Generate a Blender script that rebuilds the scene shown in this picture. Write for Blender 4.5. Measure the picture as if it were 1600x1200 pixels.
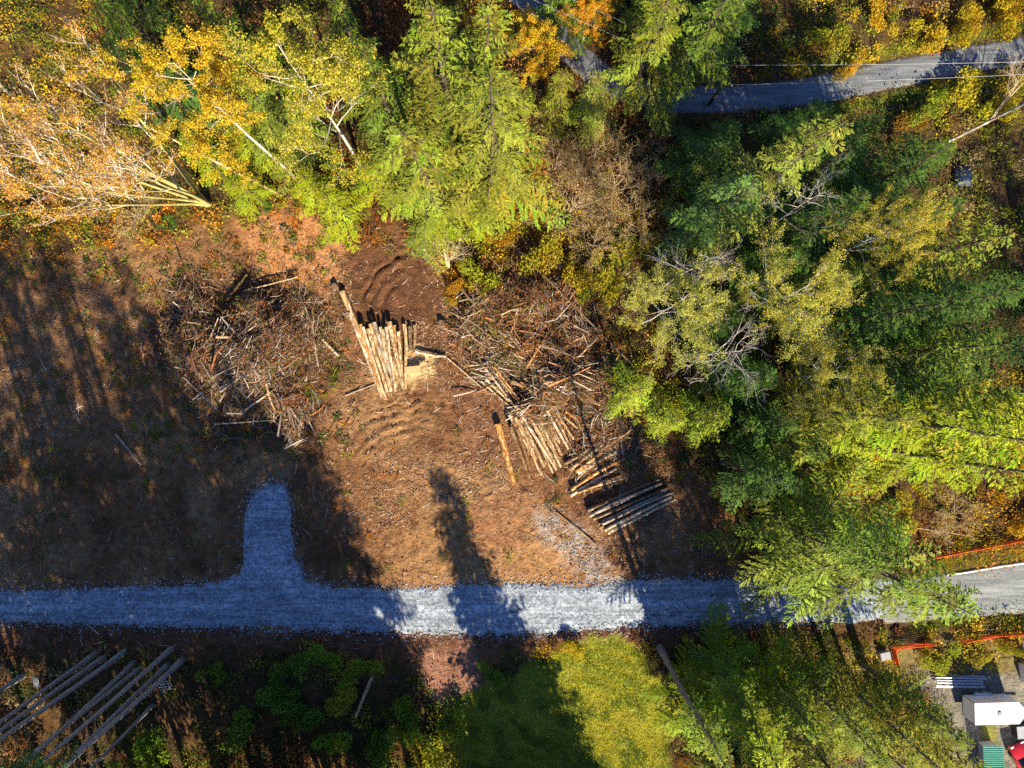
import bpy, math
import numpy as np
from mathutils import Vector, Matrix

for o in list(bpy.data.objects):
    bpy.data.objects.remove(o, do_unlink=True)
scene = bpy.context.scene
COL = scene.collection
R_ = math.radians

# ------------------------------------------------------------------ camera, sky, sun, exposure
H = 69.4                      # camera height in metres; 16 photo pixels per metre on the ground
PPM = 16.0
cam_d = bpy.data.cameras.new('camera')
cam_d.sensor_width = 36.0
cam_d.lens = 36.0 / (1600.0 / PPM / H)
cam_d.clip_end = 3000
cam_d.clip_start = 0.5
cam = bpy.data.objects.new('camera', cam_d)
cam.location = (0, 0, H)
COL.objects.link(cam)
scene.camera = cam

SUN_EL = R_(30.5)
sx, sy = 0.315, -0.949        # horizontal direction towards the sun
world = bpy.data.worlds.new('World')
scene.world = world
world.use_nodes = True
wt = world.node_tree
wt.nodes.clear()
sky = wt.nodes.new('ShaderNodeTexSky')
sky.sky_type = 'NISHITA'
sky.sun_disc = False
sky.sun_elevation = SUN_EL
sky.sun_rotation = math.atan2(sx, sy)
sky.air_density = 1.3
sky.dust_density = 0.0
sky.ozone_density = 5.0
bg = wt.nodes.new('ShaderNodeBackground')
bg.inputs['Strength'].default_value = 0.066
wo = wt.nodes.new('ShaderNodeOutputWorld')
hs = wt.nodes.new('ShaderNodeHueSaturation')       # the deep blue of a clear autumn sky
hs.inputs['Saturation'].default_value = 1.12
hs.inputs['Hue'].default_value = 0.515
wt.links.new(sky.outputs[0], hs.inputs['Color'])
wt.links.new(hs.outputs[0], bg.inputs['Color'])
wt.links.new(bg.outputs[0], wo.inputs['Surface'])

sun_d = bpy.data.lights.new('sun', 'SUN')
sun_d.energy = 5.0
sun_d.angle = R_(0.53)
sun_d.color = (1.0, 0.86, 0.61)
sun = bpy.data.objects.new('sun', sun_d)
to_sun = Vector((sx * math.cos(SUN_EL), sy * math.cos(SUN_EL), math.sin(SUN_EL)))
sun.rotation_euler = (-to_sun).to_track_quat('-Z', 'Y').to_euler()
sun.location = (0, 0, 120)
COL.objects.link(sun)

vs = scene.view_settings
vs.view_transform = 'Standard'
vs.look = 'None'
vs.exposure = 1.5
vs.gamma = 1.0
vs.use_curve_mapping = False
scene.render.engine = 'CYCLES'
cy = scene.cycles
cy.max_bounces = 5
cy.diffuse_bounces = 3
cy.glossy_bounces = 2
cy.transmission_bounces = 4
cy.transparent_max_bounces = 4
cy.use_denoising = False
cy.use_adaptive_sampling = True
cy.adaptive_threshold = 0.02

# ------------------------------------------------------------------ helpers
rng = np.random.default_rng(11)


def P(px, py):
    """ground point under a photo pixel (metres)"""
    return ((px - 800.0) / PPM, (600.0 - py) / PPM)


def P3(px, py, z):
    k = (H - z) / H
    return ((px - 800.0) / PPM * k, (600.0 - py) / PPM * k, z)


_GR = np.random.default_rng(3).random((256, 256))


def vnoise(x, y):
    xi = np.floor(x).astype(int); yi = np.floor(y).astype(int)
    fx = x - xi; fy = y - yi
    fx = fx * fx * (3 - 2 * fx); fy = fy * fy * (3 - 2 * fy)
    a = _GR[xi & 255, yi & 255]; b = _GR[(xi + 1) & 255, yi & 255]
    c = _GR[xi & 255, (yi + 1) & 255]; d = _GR[(xi + 1) & 255, (yi + 1) & 255]
    return (a * (1 - fx) + b * fx) * (1 - fy) + (c * (1 - fx) + d * fx) * fy


def fbm(x, y, s, oct=4):
    v = 0; a = 0.5; t = 0
    for i in range(oct):
        v = v + a * vnoise(x * s + 17.3 * i, y * s + 9.1 * i); t += a
        s *= 2.03; a *= 0.55
    return v / t


def inside(px, py, poly):
    r = np.zeros(px.shape, bool)
    n = len(poly)
    for i in range(n):
        x0, y0 = poly[i]; x1, y1 = poly[(i + 1) % n]
        c = ((y0 > py) != (y1 > py)) & (px < (x1 - x0) * (py - y0) / (y1 - y0 + 1e-9) + x0)
        r ^= c
    return r


def polydist(px, py, poly, closed=False):
    d = np.full(px.shape, 1e9)
    n = len(poly)
    for i in range(n if closed else n - 1):
        x0, y0 = poly[i]; x1, y1 = poly[(i + 1) % n]
        dx, dy = x1 - x0, y1 - y0
        t = np.clip(((px - x0) * dx + (py - y0) * dy) / (dx * dx + dy * dy), 0, 1)
        d = np.minimum(d, np.hypot(px - x0 - t * dx, py - y0 - t * dy))
    return d


def soft(px, py, poly, w):
    """1 inside the polygon, falling to 0 over w pixels outside"""
    ins = inside(px, py, poly)
    d = polydist(px, py, poly, True)
    return np.where(ins, 1.0, np.clip(1 - d / w, 0, 1))


def mesh_np(name, v, q=None, t=None, col=None, mat=None, smooth=False):
    me = bpy.data.meshes.new(name)
    v = np.asarray(v, np.float32)
    q = np.zeros((0, 4), np.int32) if q is None else np.asarray(q, np.int32)
    t = np.zeros((0, 3), np.int32) if t is None else np.asarray(t, np.int32)
    me.vertices.add(len(v))
    me.vertices.foreach_set('co', v.ravel())
    nl = q.size + t.size
    me.loops.add(nl)
    me.loops.foreach_set('vertex_index', np.concatenate([q.ravel(), t.ravel()]))
    me.polygons.add(len(q) + len(t))
    ls = np.concatenate([np.arange(len(q)) * 4, q.size + np.arange(len(t)) * 3]).astype(np.int32)
    me.polygons.foreach_set('loop_start', ls)
    me.polygons.foreach_set('use_smooth', np.full(len(q) + len(t), bool(smooth)))
    if col is not None:
        a = me.color_attributes.new('Col', 'FLOAT_COLOR', 'POINT')
        c = np.ones((len(v), 4), np.float32)
        c[:, :3] = col
        a.data.foreach_set('color', c.ravel())
    me.update(calc_edges=True)
    if mat is not None:
        me.materials.append(mat)
    return me


def link(name, me, parent=None, kind=None):
    o = bpy.data.objects.new(name, me)
    COL.objects.link(o)
    if parent is not None:
        o.parent = parent
    if kind:
        o['kind'] = kind
    return o


def tag(o, label, cat, group=None):
    o['label'] = label
    o['category'] = cat
    if group:
        o['group'] = group
    return o


def empty(name, loc, rz=0.0):
    o = bpy.data.objects.new(name, None)
    COL.objects.link(o)
    o.location = loc
    o.rotation_euler = (0, 0, rz)
    return o


def nrm(a):
    return a / np.maximum(np.linalg.norm(a, axis=-1, keepdims=True), 1e-9)


def kites(base, d, n, L, W, col, fold=0.12, tipdrop=0.0):
    """leaf-shaped four-corner faces"""
    base = np.asarray(base, float); d = nrm(np.asarray(d, float)); n = np.asarray(n, float)
    s = nrm(np.cross(d, n)); up = np.cross(s, d)
    L = np.asarray(L)[:, None]; W = np.asarray(W)[:, None]
    mid = base + d * L * 0.45 + up * W * fold
    v = np.stack([base, mid + s * W * .5, base + d * L - np.array([0, 0, 1.0]) * L * tipdrop, mid - s * W * .5], 1)
    N = len(base)
    q = np.arange(4 * N).reshape(N, 4)
    c = np.repeat(np.asarray(col, float), 4, axis=0)
    return v.reshape(-1, 3), q, c


def tubes(p0, p1, r0, r1, col, ns=4):
    p0 = np.asarray(p0, float); p1 = np.asarray(p1, float)
    d = nrm(p1 - p0)
    ref = np.where(np.abs(d[:, 2:3]) > 0.9, np.array([[1.0, 0, 0]]), np.array([[0, 0, 1.0]]))
    a = nrm(np.cross(d, ref)); b = np.cross(d, a)
    N = len(p0)
    ang = np.arange(ns) * 2 * math.pi / ns
    ring = a[:, None, :] * np.cos(ang)[None, :, None] + b[:, None, :] * np.sin(ang)[None, :, None]
    v0 = p0[:, None, :] + ring * np.asarray(r0)[:, None, None]
    v1 = p1[:, None, :] + ring * np.asarray(r1)[:, None, None]
    v = np.concatenate([v0, v1], 1).reshape(-1, 3)
    i = np.arange(ns); j = (i + 1) % ns
    f = np.stack([i, j, j + ns, i + ns], 1)
    q = (np.arange(N)[:, None, None] * 2 * ns + f[None]).reshape(-1, 4)
    return v, q, np.repeat(np.asarray(col, float), 2 * ns, axis=0)


def join(parts):
    V, Q, C = [], [], []
    off = 0
    for v, q, c in parts:
        V.append(v); Q.append(q + off); C.append(c); off += len(v)
    return np.concatenate(V), np.concatenate(Q), np.concatenate(C)


def box_arr(x0, x1, y0, y1, z0, z1):
    v = np.array([[x0, y0, z0], [x1, y0, z0], [x1, y1, z0], [x0, y1, z0], [x0, y0, z1], [x1, y0, z1], [x1, y1, z1], [x0, y1, z1]], float)
    q = np.array([[0, 3, 2, 1], [4, 5, 6, 7], [0, 1, 5, 4], [1, 2, 6, 5], [2, 3, 7, 6], [3, 0, 4, 7]])
    return v, q, np.ones((8, 3))


# ------------------------------------------------------------------ materials
def new_mat(name):
    m = bpy.data.materials.new(name)
    m.use_nodes = True
    nt = m.node_tree
    nt.nodes.clear()
    out = nt.nodes.new('ShaderNodeOutputMaterial')
    return m, nt, out


def node(nt, t, **kw):
    n = nt.nodes.new(t)
    for k, v in kw.items():
        setattr(n, k, v)
    return n


def mixcol(nt, a, b, fac, mode='MIX'):
    m = nt.nodes.new('ShaderNodeMix')
    m.data_type = 'RGBA'
    m.blend_type = mode
    for s, x in ((0, fac), (6, a), (7, b)):
        if hasattr(x, 'is_output'):
            nt.links.new(x, m.inputs[s])
        else:
            m.inputs[s].default_value = x if s == 0 else (*x, 1.0)
    return m.outputs[2]


def noise_val(nt, scale, detail=4, rough=0.6, coord=None, lo=0.0, hi=1.0, fmin=0.3, fmax=0.7):
    n = node(nt, 'ShaderNodeTexNoise')
    n.inputs['Scale'].default_value = scale
    n.inputs['Detail'].default_value = detail
    n.inputs['Roughness'].default_value = rough
    if coord is not None:
        nt.links.new(coord, n.inputs['Vector'])
    r = node(nt, 'ShaderNodeMapRange')
    r.inputs['From Min'].default_value = fmin
    r.inputs['From Max'].default_value = fmax
    r.inputs['To Min'].default_value = lo
    r.inputs['To Max'].default_value = hi
    nt.links.new(n.outputs[0], r.inputs['Value'])
    return r.outputs[0]


def mat_leaf(name, trans=0.35, rough=0.55):
    m, nt, out = new_mat(name)
    att = node(nt, 'ShaderNodeAttribute'); att.attribute_name = 'Col'
    oi = node(nt, 'ShaderNodeObjectInfo')
    c = mixcol(nt, att.outputs['Color'], oi.outputs['Color'], 1.0, 'MULTIPLY')
    p = node(nt, 'ShaderNodeBsdfPrincipled')
    p.inputs['Roughness'].default_value = rough
    p.inputs['Specular IOR Level'].default_value = 0.06
    nt.links.new(c, p.inputs['Base Color'])
    tr = node(nt, 'ShaderNodeBsdfTranslucent')
    c2 = mixcol(nt, c, (1.25, 1.15, 0.55), 1.0, 'MULTIPLY')
    nt.links.new(c2, tr.inputs['Color'])
    ms = node(nt, 'ShaderNodeMixShader')
    ms.inputs[0].default_value = trans
    nt.links.new(p.outputs[0], ms.inputs[1]); nt.links.new(tr.outputs[0], ms.inputs[2])
    nt.links.new(ms.outputs[0], out.inputs['Surface'])
    return m


def mat_attr(name, rough=0.9, nscale=6.0, namp=0.5, spec=0.1, bump=0.0, bscale=20.0, useobj=False, detail=5):
    """colour from the Col attribute, broken up by noise"""
    m, nt, out = new_mat(name)
    att = node(nt, 'ShaderNodeAttribute'); att.attribute_name = 'Col'
    tc = node(nt, 'ShaderNodeTexCoord')
    c = att.outputs['Color']
    if useobj:
        oi = node(nt, 'ShaderNodeObjectInfo')
        c = mixcol(nt, c, oi.outputs['Color'], 1.0, 'MULTIPLY')
    v = noise_val(nt, nscale, detail, 0.65, tc.outputs['Object'], 1 - namp, 1 + namp)
    cc = node(nt, 'ShaderNodeCombineColor')
    for i in range(3):
        nt.links.new(v, cc.inputs[i])
    c = mixcol(nt, c, cc.outputs[0], 1.0, 'MULTIPLY')
    p = node(nt, 'ShaderNodeBsdfPrincipled')
    p.inputs['Roughness'].default_value = rough
    p.inputs['Specular IOR Level'].default_value = spec
    nt.links.new(c, p.inputs['Base Color'])
    if bump:
        b = node(nt, 'ShaderNodeBump')
        b.inputs['Strength'].default_value = 1.0
        b.inputs['Distance'].default_value = bump
        hv = noise_val(nt, bscale, 6, 0.7, tc.outputs['Object'], 0, 1, 0.2, 0.8)
        nt.links.new(hv, b.inputs['Height'])
        nt.links.new(b.outputs[0], p.inputs['Normal'])
    nt.links.new(p.outputs[0], out.inputs['Surface'])
    return m


def mat_plain(name, col, rough=0.5, metal=0.0, spec=0.3, namp=0.12, nscale=3.0, coat=0.0):
    m, nt, out = new_mat(name)
    tc = node(nt, 'ShaderNodeTexCoord')
    v = noise_val(nt, nscale, 5, 0.65, tc.outputs['Object'], 1 - namp, 1 + namp)
    cc = node(nt, 'ShaderNodeCombineColor')
    for i in range(3):
        nt.links.new(v, cc.inputs[i])
    c = mixcol(nt, col, cc.outputs[0], 1.0, 'MULTIPLY')
    p = node(nt, 'ShaderNodeBsdfPrincipled')
    p.inputs['Roughness'].default_value = rough
    p.inputs['Metallic'].default_value = metal
    p.inputs['Specular IOR Level'].default_value = spec
    p.inputs['Coat Weight'].default_value = coat
    nt.links.new(c, p.inputs['Base Color'])
    nt.links.new(p.outputs[0], out.inputs['Surface'])
    return m


def mat_gravel(name, base, dark, light, scale=9.0, streak=True, patch=0.25):
    m, nt, out = new_mat(name)
    tc = node(nt, 'ShaderNodeTexCoord')
    vor = node(nt, 'ShaderNodeTexVoronoi')
    vor.inputs['Scale'].default_value = scale
    nt.links.new(tc.outputs['Object'], vor.inputs['Vector'])
    sep = node(nt, 'ShaderNodeSeparateColor')
    nt.links.new(vor.outputs['Color'], sep.inputs[0])
    c = mixcol(nt, dark, light, sep.outputs[0])
    big = noise_val(nt, 0.5, 6, 0.7, tc.outputs['Object'], 0, 1)
    c = mixcol(nt, c, base, 0.45)
    cc = node(nt, 'ShaderNodeCombineColor')
    mr = node(nt, 'ShaderNodeMapRange')
    mr.inputs['To Min'].default_value = 1 - patch; mr.inputs['To Max'].default_value = 1 + patch * .6
    nt.links.new(big, mr.inputs['Value'])
    for i in range(3):
        nt.links.new(mr.outputs[0], cc.inputs[i])
    c = mixcol(nt, c, cc.outputs[0], 1.0, 'MULTIPLY')
    if streak:
        mp = node(nt, 'ShaderNodeMapping')
        mp.inputs['Scale'].default_value = (0.06, 1.0, 1.0)
        nt.links.new(tc.outputs['Object'], mp.inputs['Vector'])
        st = noise_val(nt, 4.0, 4, 0.7, mp.outputs[0], 0.55, 1.2)
        c2 = node(nt, 'ShaderNodeCombineColor')
        for i in range(3):
            nt.links.new(st, c2.inputs[i])
        c = mixcol(nt, c, c2.outputs[0], 1.0, 'MULTIPLY')
    att = node(nt, 'ShaderNodeAttribute'); att.attribute_name = 'Col'
    c = mixcol(nt, c, att.outputs['Color'], 1.0, 'MULTIPLY')
    p = node(nt, 'ShaderNodeBsdfPrincipled')
    p.inputs['Roughness'].default_value = 0.9
    p.inputs['Specular IOR Level'].default_value = 0.15
    nt.links.new(c, p.inputs['Base Color'])
    b = node(nt, 'ShaderNodeBump')
    b.inputs['Distance'].default_value = 0.05
    b.inputs['Strength'].default_value = 0.9
    nt.links.new(sep.outputs[1], b.inputs['Height'])
    nt.links.new(b.outputs[0], p.inputs['Normal'])
    nt.links.new(p.outputs[0], out.inputs['Surface'])
    return m


M_ground = mat_attr('earth', 0.95, 1.3, 0.50, 0.05, 0.16, 3.0, detail=9)
M_leaf = mat_leaf('leaf', 0.38)
M_needle = mat_leaf('needle', 0.10, 0.5)
M_under = mat_leaf('undergrowth_leaf', 0.35)
M_bark = mat_attr('bark', 0.9, 5.0, 0.6, 0.1, 0.03, 9.0, useobj=True)
M_stick = mat_attr('dead_wood', 0.85, 3.0, 0.35, 0.1)
M_log = mat_attr('log_bark', 0.85, 7.0, 0.6, 0.1, 0.02, 14.0, useobj=True)
M_gravel = mat_gravel('crushed_gravel', (0.29, 0.34, 0.405), (0.09, 0.11, 0.135), (0.53, 0.60, 0.69), 5.0)
M_asphalt = mat_gravel('worn_asphalt', (0.20, 0.22, 0.25), (0.14, 0.155, 0.18), (0.26, 0.28, 0.30), 14.0, True, 0.2)
M_pave = mat_gravel('pale_pavement', (0.26, 0.285, 0.29), (0.20, 0.22, 0.23), (0.32, 0.345, 0.35), 12.0, True, 0.12)
M_endgrain = mat_plain('cut_wood', (0.55, 0.38, 0.20), 0.8, 0, 0.1, 0.3, 9.0)
M_shadewood = mat_plain('shade_dark_wood', (0.16, 0.10, 0.06), 0.9, 0, 0.1, 0.5, 6.0)  # stump tops: the dark of a hole shadow is put into the wood colour
M_plank = mat_plain('plank_wood', (0.50, 0.34, 0.17), 0.8, 0, 0.1, 0.3, 5.0)
M_white = mat_plain('white_paint', (0.80, 0.80, 0.79), 0.4, 0, 0.4, 0.04, 2.0)
M_linepaint = mat_plain('road_paint', (0.74, 0.74, 0.70), 0.7, 0, 0.2, 0.2, 6.0)
M_dark = mat_plain('dark_plastic', (0.03, 0.03, 0.035), 0.5)
M_rubber = mat_plain('rubber', (0.025, 0.025, 0.025), 0.8)
M_metal = mat_plain('galvanised', (0.55, 0.57, 0.60), 0.4, 0.7, 0.5, 0.2, 6.0)
M_red = mat_plain('red_paint', (0.55, 0.02, 0.02), 0.25, 0, 0.5, 0.05, 2.0, 0.6)
M_glass = mat_plain('dark_glass', (0.02, 0.025, 0.03), 0.06, 0, 0.6, 0.02, 2.0)
M_orange = mat_plain('orange_net', (0.85, 0.13, 0.015), 0.6, 0, 0.3, 0.2, 5.0)
M_teal = mat_plain('green_metal_roof', (0.10, 0.38, 0.27), 0.45, 0, 0.4, 0.12, 3.0)
M_rust = mat_plain('rusty_steel', (0.55, 0.20, 0.06), 0.75, 0, 0.2, 0.35, 4.0)
M_pole = mat_plain('creosote_pole', (0.045, 0.032, 0.026), 0.85, 0, 0.15, 0.3, 6.0)
M_wire = mat_plain('aluminium_wire', (0.45, 0.45, 0.47), 0.4, 0.3, 0.5, 0.05, 3.0)
M_blue = mat_plain('blue_tarp', (0.008, 0.018, 0.05), 0.5, 0, 0.3, 0.25, 2.0)
M_grey = mat_plain('grey_plastic', (0.30, 0.31, 0.33), 0.55)

# ------------------------------------------------------------------ ground layout (photo pixels)
CLEAR = [(-300, 395), (0, 400), (120, 405), (240, 390), (330, 372), (440, 335), (510, 375), (560, 392), (610, 368), (680, 410), (705, 470),
         (745, 500), (760, 560), (860, 560), (950, 610), (1005, 690), (1080, 735), (1140, 770), (1160, 850), (1215, 895),
         (1260, 905), (1260, 985), (1060, 1000), (960, 1000), (880, 1005), (790, 1020), (740, 1080), (690, 1085), (650, 1020), (600, 1010),
         (430, 1010), (290, 1010), (0, 1010), (-300, 1010)]
ROADSIDE = [(-300, 890), (1260, 890), (1260, 1000), (-300, 1000)]
LAWN = [(700, 1100), (760, 1068), (870, 1022), (905, 1006), (985, 1004), (1030, 1060), (1045, 1140), (1060, 1420), (700, 1420)]
YARD = [(1330, 1010), (1440, 1010), (1620, 990), (1900, 980), (1900, 1500), (1300, 1500)]
GRAVEL_TOP = [(-300, 930), (0, 925), (100, 921), (200, 918), (330, 910), (378, 895), (388, 870), (384, 830), (386, 785), (398, 760), (420, 752), (442, 754),
              (454, 785), (457, 830), (463, 868), (476, 900), (520, 917), (600, 921), (690, 917), (760, 910), (850, 912), (930, 913), (1000, 905), (1100, 904), (1180, 908), (1290, 908), (1420, 900)]
GRAVEL_BOT = [(-300, 968), (0, 972), (100, 975), (200, 978), (330, 981), (360, 982), (372, 982), (380, 982), (388, 982), (396, 983), (405, 983), (418, 983),
              (430, 984), (442, 985), (453, 986), (470, 987), (520, 988), (600, 990), (690, 992), (760, 993), (850, 992), (930, 984), (1000, 979), (1100, 977), (1180, 975), (1290, 975), (1420, 968)]
GRAVEL_POLY = GRAVEL_TOP + GRAVEL_BOT[::-1]
ROAD_TOP_C = [(760, -60), (850, 20), (900, 88), (950, 128), (1010, 148), (1080, 156), (1150, 156), (1230, 148), (1310, 134), (1400, 115), (1500, 96), (1600, 78), (1720, 58)]
PAVE_TOP = [(1380, 912), (1440, 902), (1500, 892), (1560, 882), (1640, 870), (1800, 850)]
PAVE_BOT = [(1380, 975), (1440, 970), (1500, 966), (1560, 962), (1640, 955), (1800, 940)]
PAVE_POLY = PAVE_TOP + PAVE_BOT[::-1]
PATCH = [(836, 802), (862, 798), (900, 828), (932, 860), (955, 888), (958, 920), (928, 918), (902, 884), (872, 852), (850, 828)]
SAWDUST = [(630, 560), (655, 548), (672, 562), (668, 585), (640, 600), (620, 592)]


MOUNDS = [(350, 560, 95, 90, .9), (420, 520, 80, 70, .7), (400, 630, 90, 50, .6), (300, 620, 60, 60, .5), (820, 495, 62, 60, 1.1), (880, 560, 85, 60, .8), (940, 620, 60, 50, .6), (960, 690, 60, 40, .4)]


def height(x, y):
    px = x * PPM + 800; py = 600 - y * PPM
    flat = np.maximum(np.maximum(soft(px, py, GRAVEL_POLY, 25), soft(px, py, PAVE_POLY, 25)),
                      np.clip(1.6 - polydist(px, py, ROAD_TOP_C) / 40.0, 0, 1))
    cl = soft(px, py, CLEAR, 30)
    z = (fbm(x, y, 0.07, 3) - 0.5) * 0.9 * (1 - cl * 0.6) + (fbm(x, y, 0.45, 4) - 0.5) * (0.22 + 0.15 * (1 - cl))
    # churned ruts of the machine, two fans of arcs
    wob = (fbm(x, y, 0.5, 3) - 0.5)
    d1 = np.hypot(px - 668, py - 492)
    m1 = np.clip((118 - d1) / 12, 0, 1) * np.clip((d1 - 48) / 12, 0, 1) * np.clip((660 - px) / 20, 0, 1) * np.clip((505 - py) / 20, 0, 1)
    brk = np.clip(fbm(x + 31, y, .55, 2) * 2.6 - .5, .25, 1.25)
    z = z + 0.13 * m1 * brk * np.sin((d1 + wob * 16) / 15.0 * 2 * math.pi)
    d2 = np.hypot(px - 655, (py - 790))
    m2 = np.clip((172 - d2) / 10, 0, 1) * np.clip((d2 - 98) / 10, 0, 1) * np.clip((735 - px) / 22, 0, 1) * np.clip((px - 545) / 22, 0, 1) * (py < 790)
    z = z + 0.12 * m2 * brk * np.sin((d2 + wob * 26) / 14.0 * 2 * math.pi)
    tr = np.clip((py - 770) / 20, 0, 1) * np.clip((880 - py) / 20, 0, 1) * np.clip((400 - px) / 40, 0, 1)
    z = z + 0.035 * tr * np.sin((py + 0.05 * px + wob * 10) / 9.0 * 2 * math.pi)
    # small churn over the worked earth
    z = z + cl * (fbm(x, y, 1.5, 3) - 0.5) * 0.24
    for (mx, my, rx, ry, hh) in MOUNDS:
        dd = ((px - mx) / rx) ** 2 + ((py - my) / ry) ** 2
        z = z + hh * np.clip(1 - dd, 0, 1) * (.45 + 1.1 * fbm(x + mx, y, .55, 3))
    return z * (1 - flat) - 0.02 * flat


def gz(px, py):
    x, y = P(px, py)
    return float(height(np.array([x]), np.array([y]))[0])


def mixc(a, b, f):
    return a * (1 - f[..., None]) + np.asarray(b) * f[..., None]


def axis(lo, hi, step, far):
    fine = np.arange(lo, hi + 1e-6, step)
    ext = []
    d = step; x = hi
    while x < far:
        d *= 1.35; x += d; ext.append(x)
    ext2 = []
    d = step; x = lo
    while x > -far:
        d *= 1.35; x -= d; ext2.append(x)
    return np.concatenate([np.array(ext2[::-1]), fine, np.array(ext)])


gx = axis(-53, 53, 0.27, 420); gy = axis(-41, 41, 0.27, 420)
X, Y = np.meshgrid(gx, gy, indexing='ij')
Z = height(X, Y)
px_ = X * PPM + 800; py_ = 600 - Y * PPM
wx = px_ + (fbm(X, Y, 0.5, 4) - .5) * 46; wy = py_ + (fbm(X + 50, Y, 0.5, 4) - .5) * 46
C = np.zeros(X.shape + (3,))
C[:] = (0.075, 0.047, 0.024)                                   # forest litter
C = mixc(C, (0.17, 0.085, 0.028), np.clip(fbm(X, Y, 0.3, 4) * 4 - 1.9, 0, 1) * 0.6)
cl = soft(wx, wy, CLEAR, 18)
dirt = np.zeros_like(C); dirt[:] = (0.185, 0.092, 0.042)
dirt = mixc(dirt, (0.12, 0.058, 0.028), np.clip(fbm(X, Y, 0.25, 4) * 5 - 2.3, 0, 1))
dirt = mixc(dirt, (0.29, 0.165, 0.078), np.clip(fbm(X + 90, Y, 0.18, 4) * 5 - 2.6, 0, 1) * 0.8)
C = C * (1 - cl[..., None]) + dirt * cl[..., None]
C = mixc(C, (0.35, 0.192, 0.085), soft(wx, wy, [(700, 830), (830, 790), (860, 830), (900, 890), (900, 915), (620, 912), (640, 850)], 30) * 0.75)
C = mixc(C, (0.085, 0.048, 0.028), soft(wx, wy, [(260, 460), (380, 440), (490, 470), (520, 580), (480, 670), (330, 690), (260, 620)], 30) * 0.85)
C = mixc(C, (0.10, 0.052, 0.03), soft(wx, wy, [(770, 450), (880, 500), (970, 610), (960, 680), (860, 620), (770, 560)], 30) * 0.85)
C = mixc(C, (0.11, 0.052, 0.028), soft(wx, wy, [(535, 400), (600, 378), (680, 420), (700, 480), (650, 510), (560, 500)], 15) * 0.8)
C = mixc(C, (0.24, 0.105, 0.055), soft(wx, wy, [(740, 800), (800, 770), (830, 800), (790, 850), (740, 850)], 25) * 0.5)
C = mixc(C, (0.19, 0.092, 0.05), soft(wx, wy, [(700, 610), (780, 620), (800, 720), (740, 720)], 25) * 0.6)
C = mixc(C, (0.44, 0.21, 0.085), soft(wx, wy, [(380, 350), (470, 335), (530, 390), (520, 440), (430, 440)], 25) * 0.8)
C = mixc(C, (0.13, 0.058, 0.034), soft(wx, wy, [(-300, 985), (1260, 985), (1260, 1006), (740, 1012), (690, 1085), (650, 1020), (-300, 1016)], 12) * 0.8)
C = mixc(C, (0.30, 0.15, 0.10), soft(wx, wy, [(660, 1020), (740, 1012), (745, 1085), (690, 1095)], 15) * 0.9)
C = mixc(C, (0.23, 0.125, 0.058), soft(wx, wy, [(-300, 400), (350, 400), (300, 690), (-300, 720)], 40) * 0.6)
C = mixc(C, (0.34, 0.28, 0.24), soft(wx, wy, PATCH, 16) * np.clip(fbm(X, Y, 1.2, 3) * 5 - 1.4, 0, 1) * 0.85)
C = mixc(C, (0.60, 0.44, 0.22), soft(wx, wy, SAWDUST, 10) * 0.9)
C = mixc(C, (0.24, 0.25, 0.035), soft(wx, wy, LAWN, 10))
C = mixc(C, (0.20, 0.16, 0.07), soft(wx, wy, YARD, 14) * 0.9)
C = mixc(C, (0.21, 0.195, 0.165), soft(wx, wy, [(1430, 1060), (1620, 1050), (1900, 1040), (1900, 1500), (1300, 1500), (1340, 1130)], 14) * 0.9)
C = mixc(C, (0.20, 0.19, 0.05), soft(wx, wy, [(1525, 1122), (1560, 1120), (1562, 1155), (1530, 1155)], 5))
road_d = polydist(px_, py_, ROAD_TOP_C)
C = mixc(C, (0.13, 0.15, 0.025), np.clip(1 - np.abs(road_d - 36) / 14, 0, 1) * (px_ > 1250))
nx, ny = X.shape
idx = np.arange(nx * ny).reshape(nx, ny)
q = np.stack([idx[:-1, :-1], idx[1:, :-1], idx[1:, 1:], idx[:-1, 1:]], -1).reshape(-1, 4)
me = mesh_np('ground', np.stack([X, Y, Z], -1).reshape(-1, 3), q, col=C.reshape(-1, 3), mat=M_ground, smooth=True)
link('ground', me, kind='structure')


# ------------------------------------------------------------------ roads
def resample(pl, step):
    pl = np.array(pl, float)
    s = np.concatenate([[0], np.cumsum(np.hypot(*np.diff(pl, axis=0).T))])
    t = np.arange(0, s[-1], step)
    return np.stack([np.interp(t, s, pl[:, 0]), np.interp(t, s, pl[:, 1])], 1)


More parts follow.
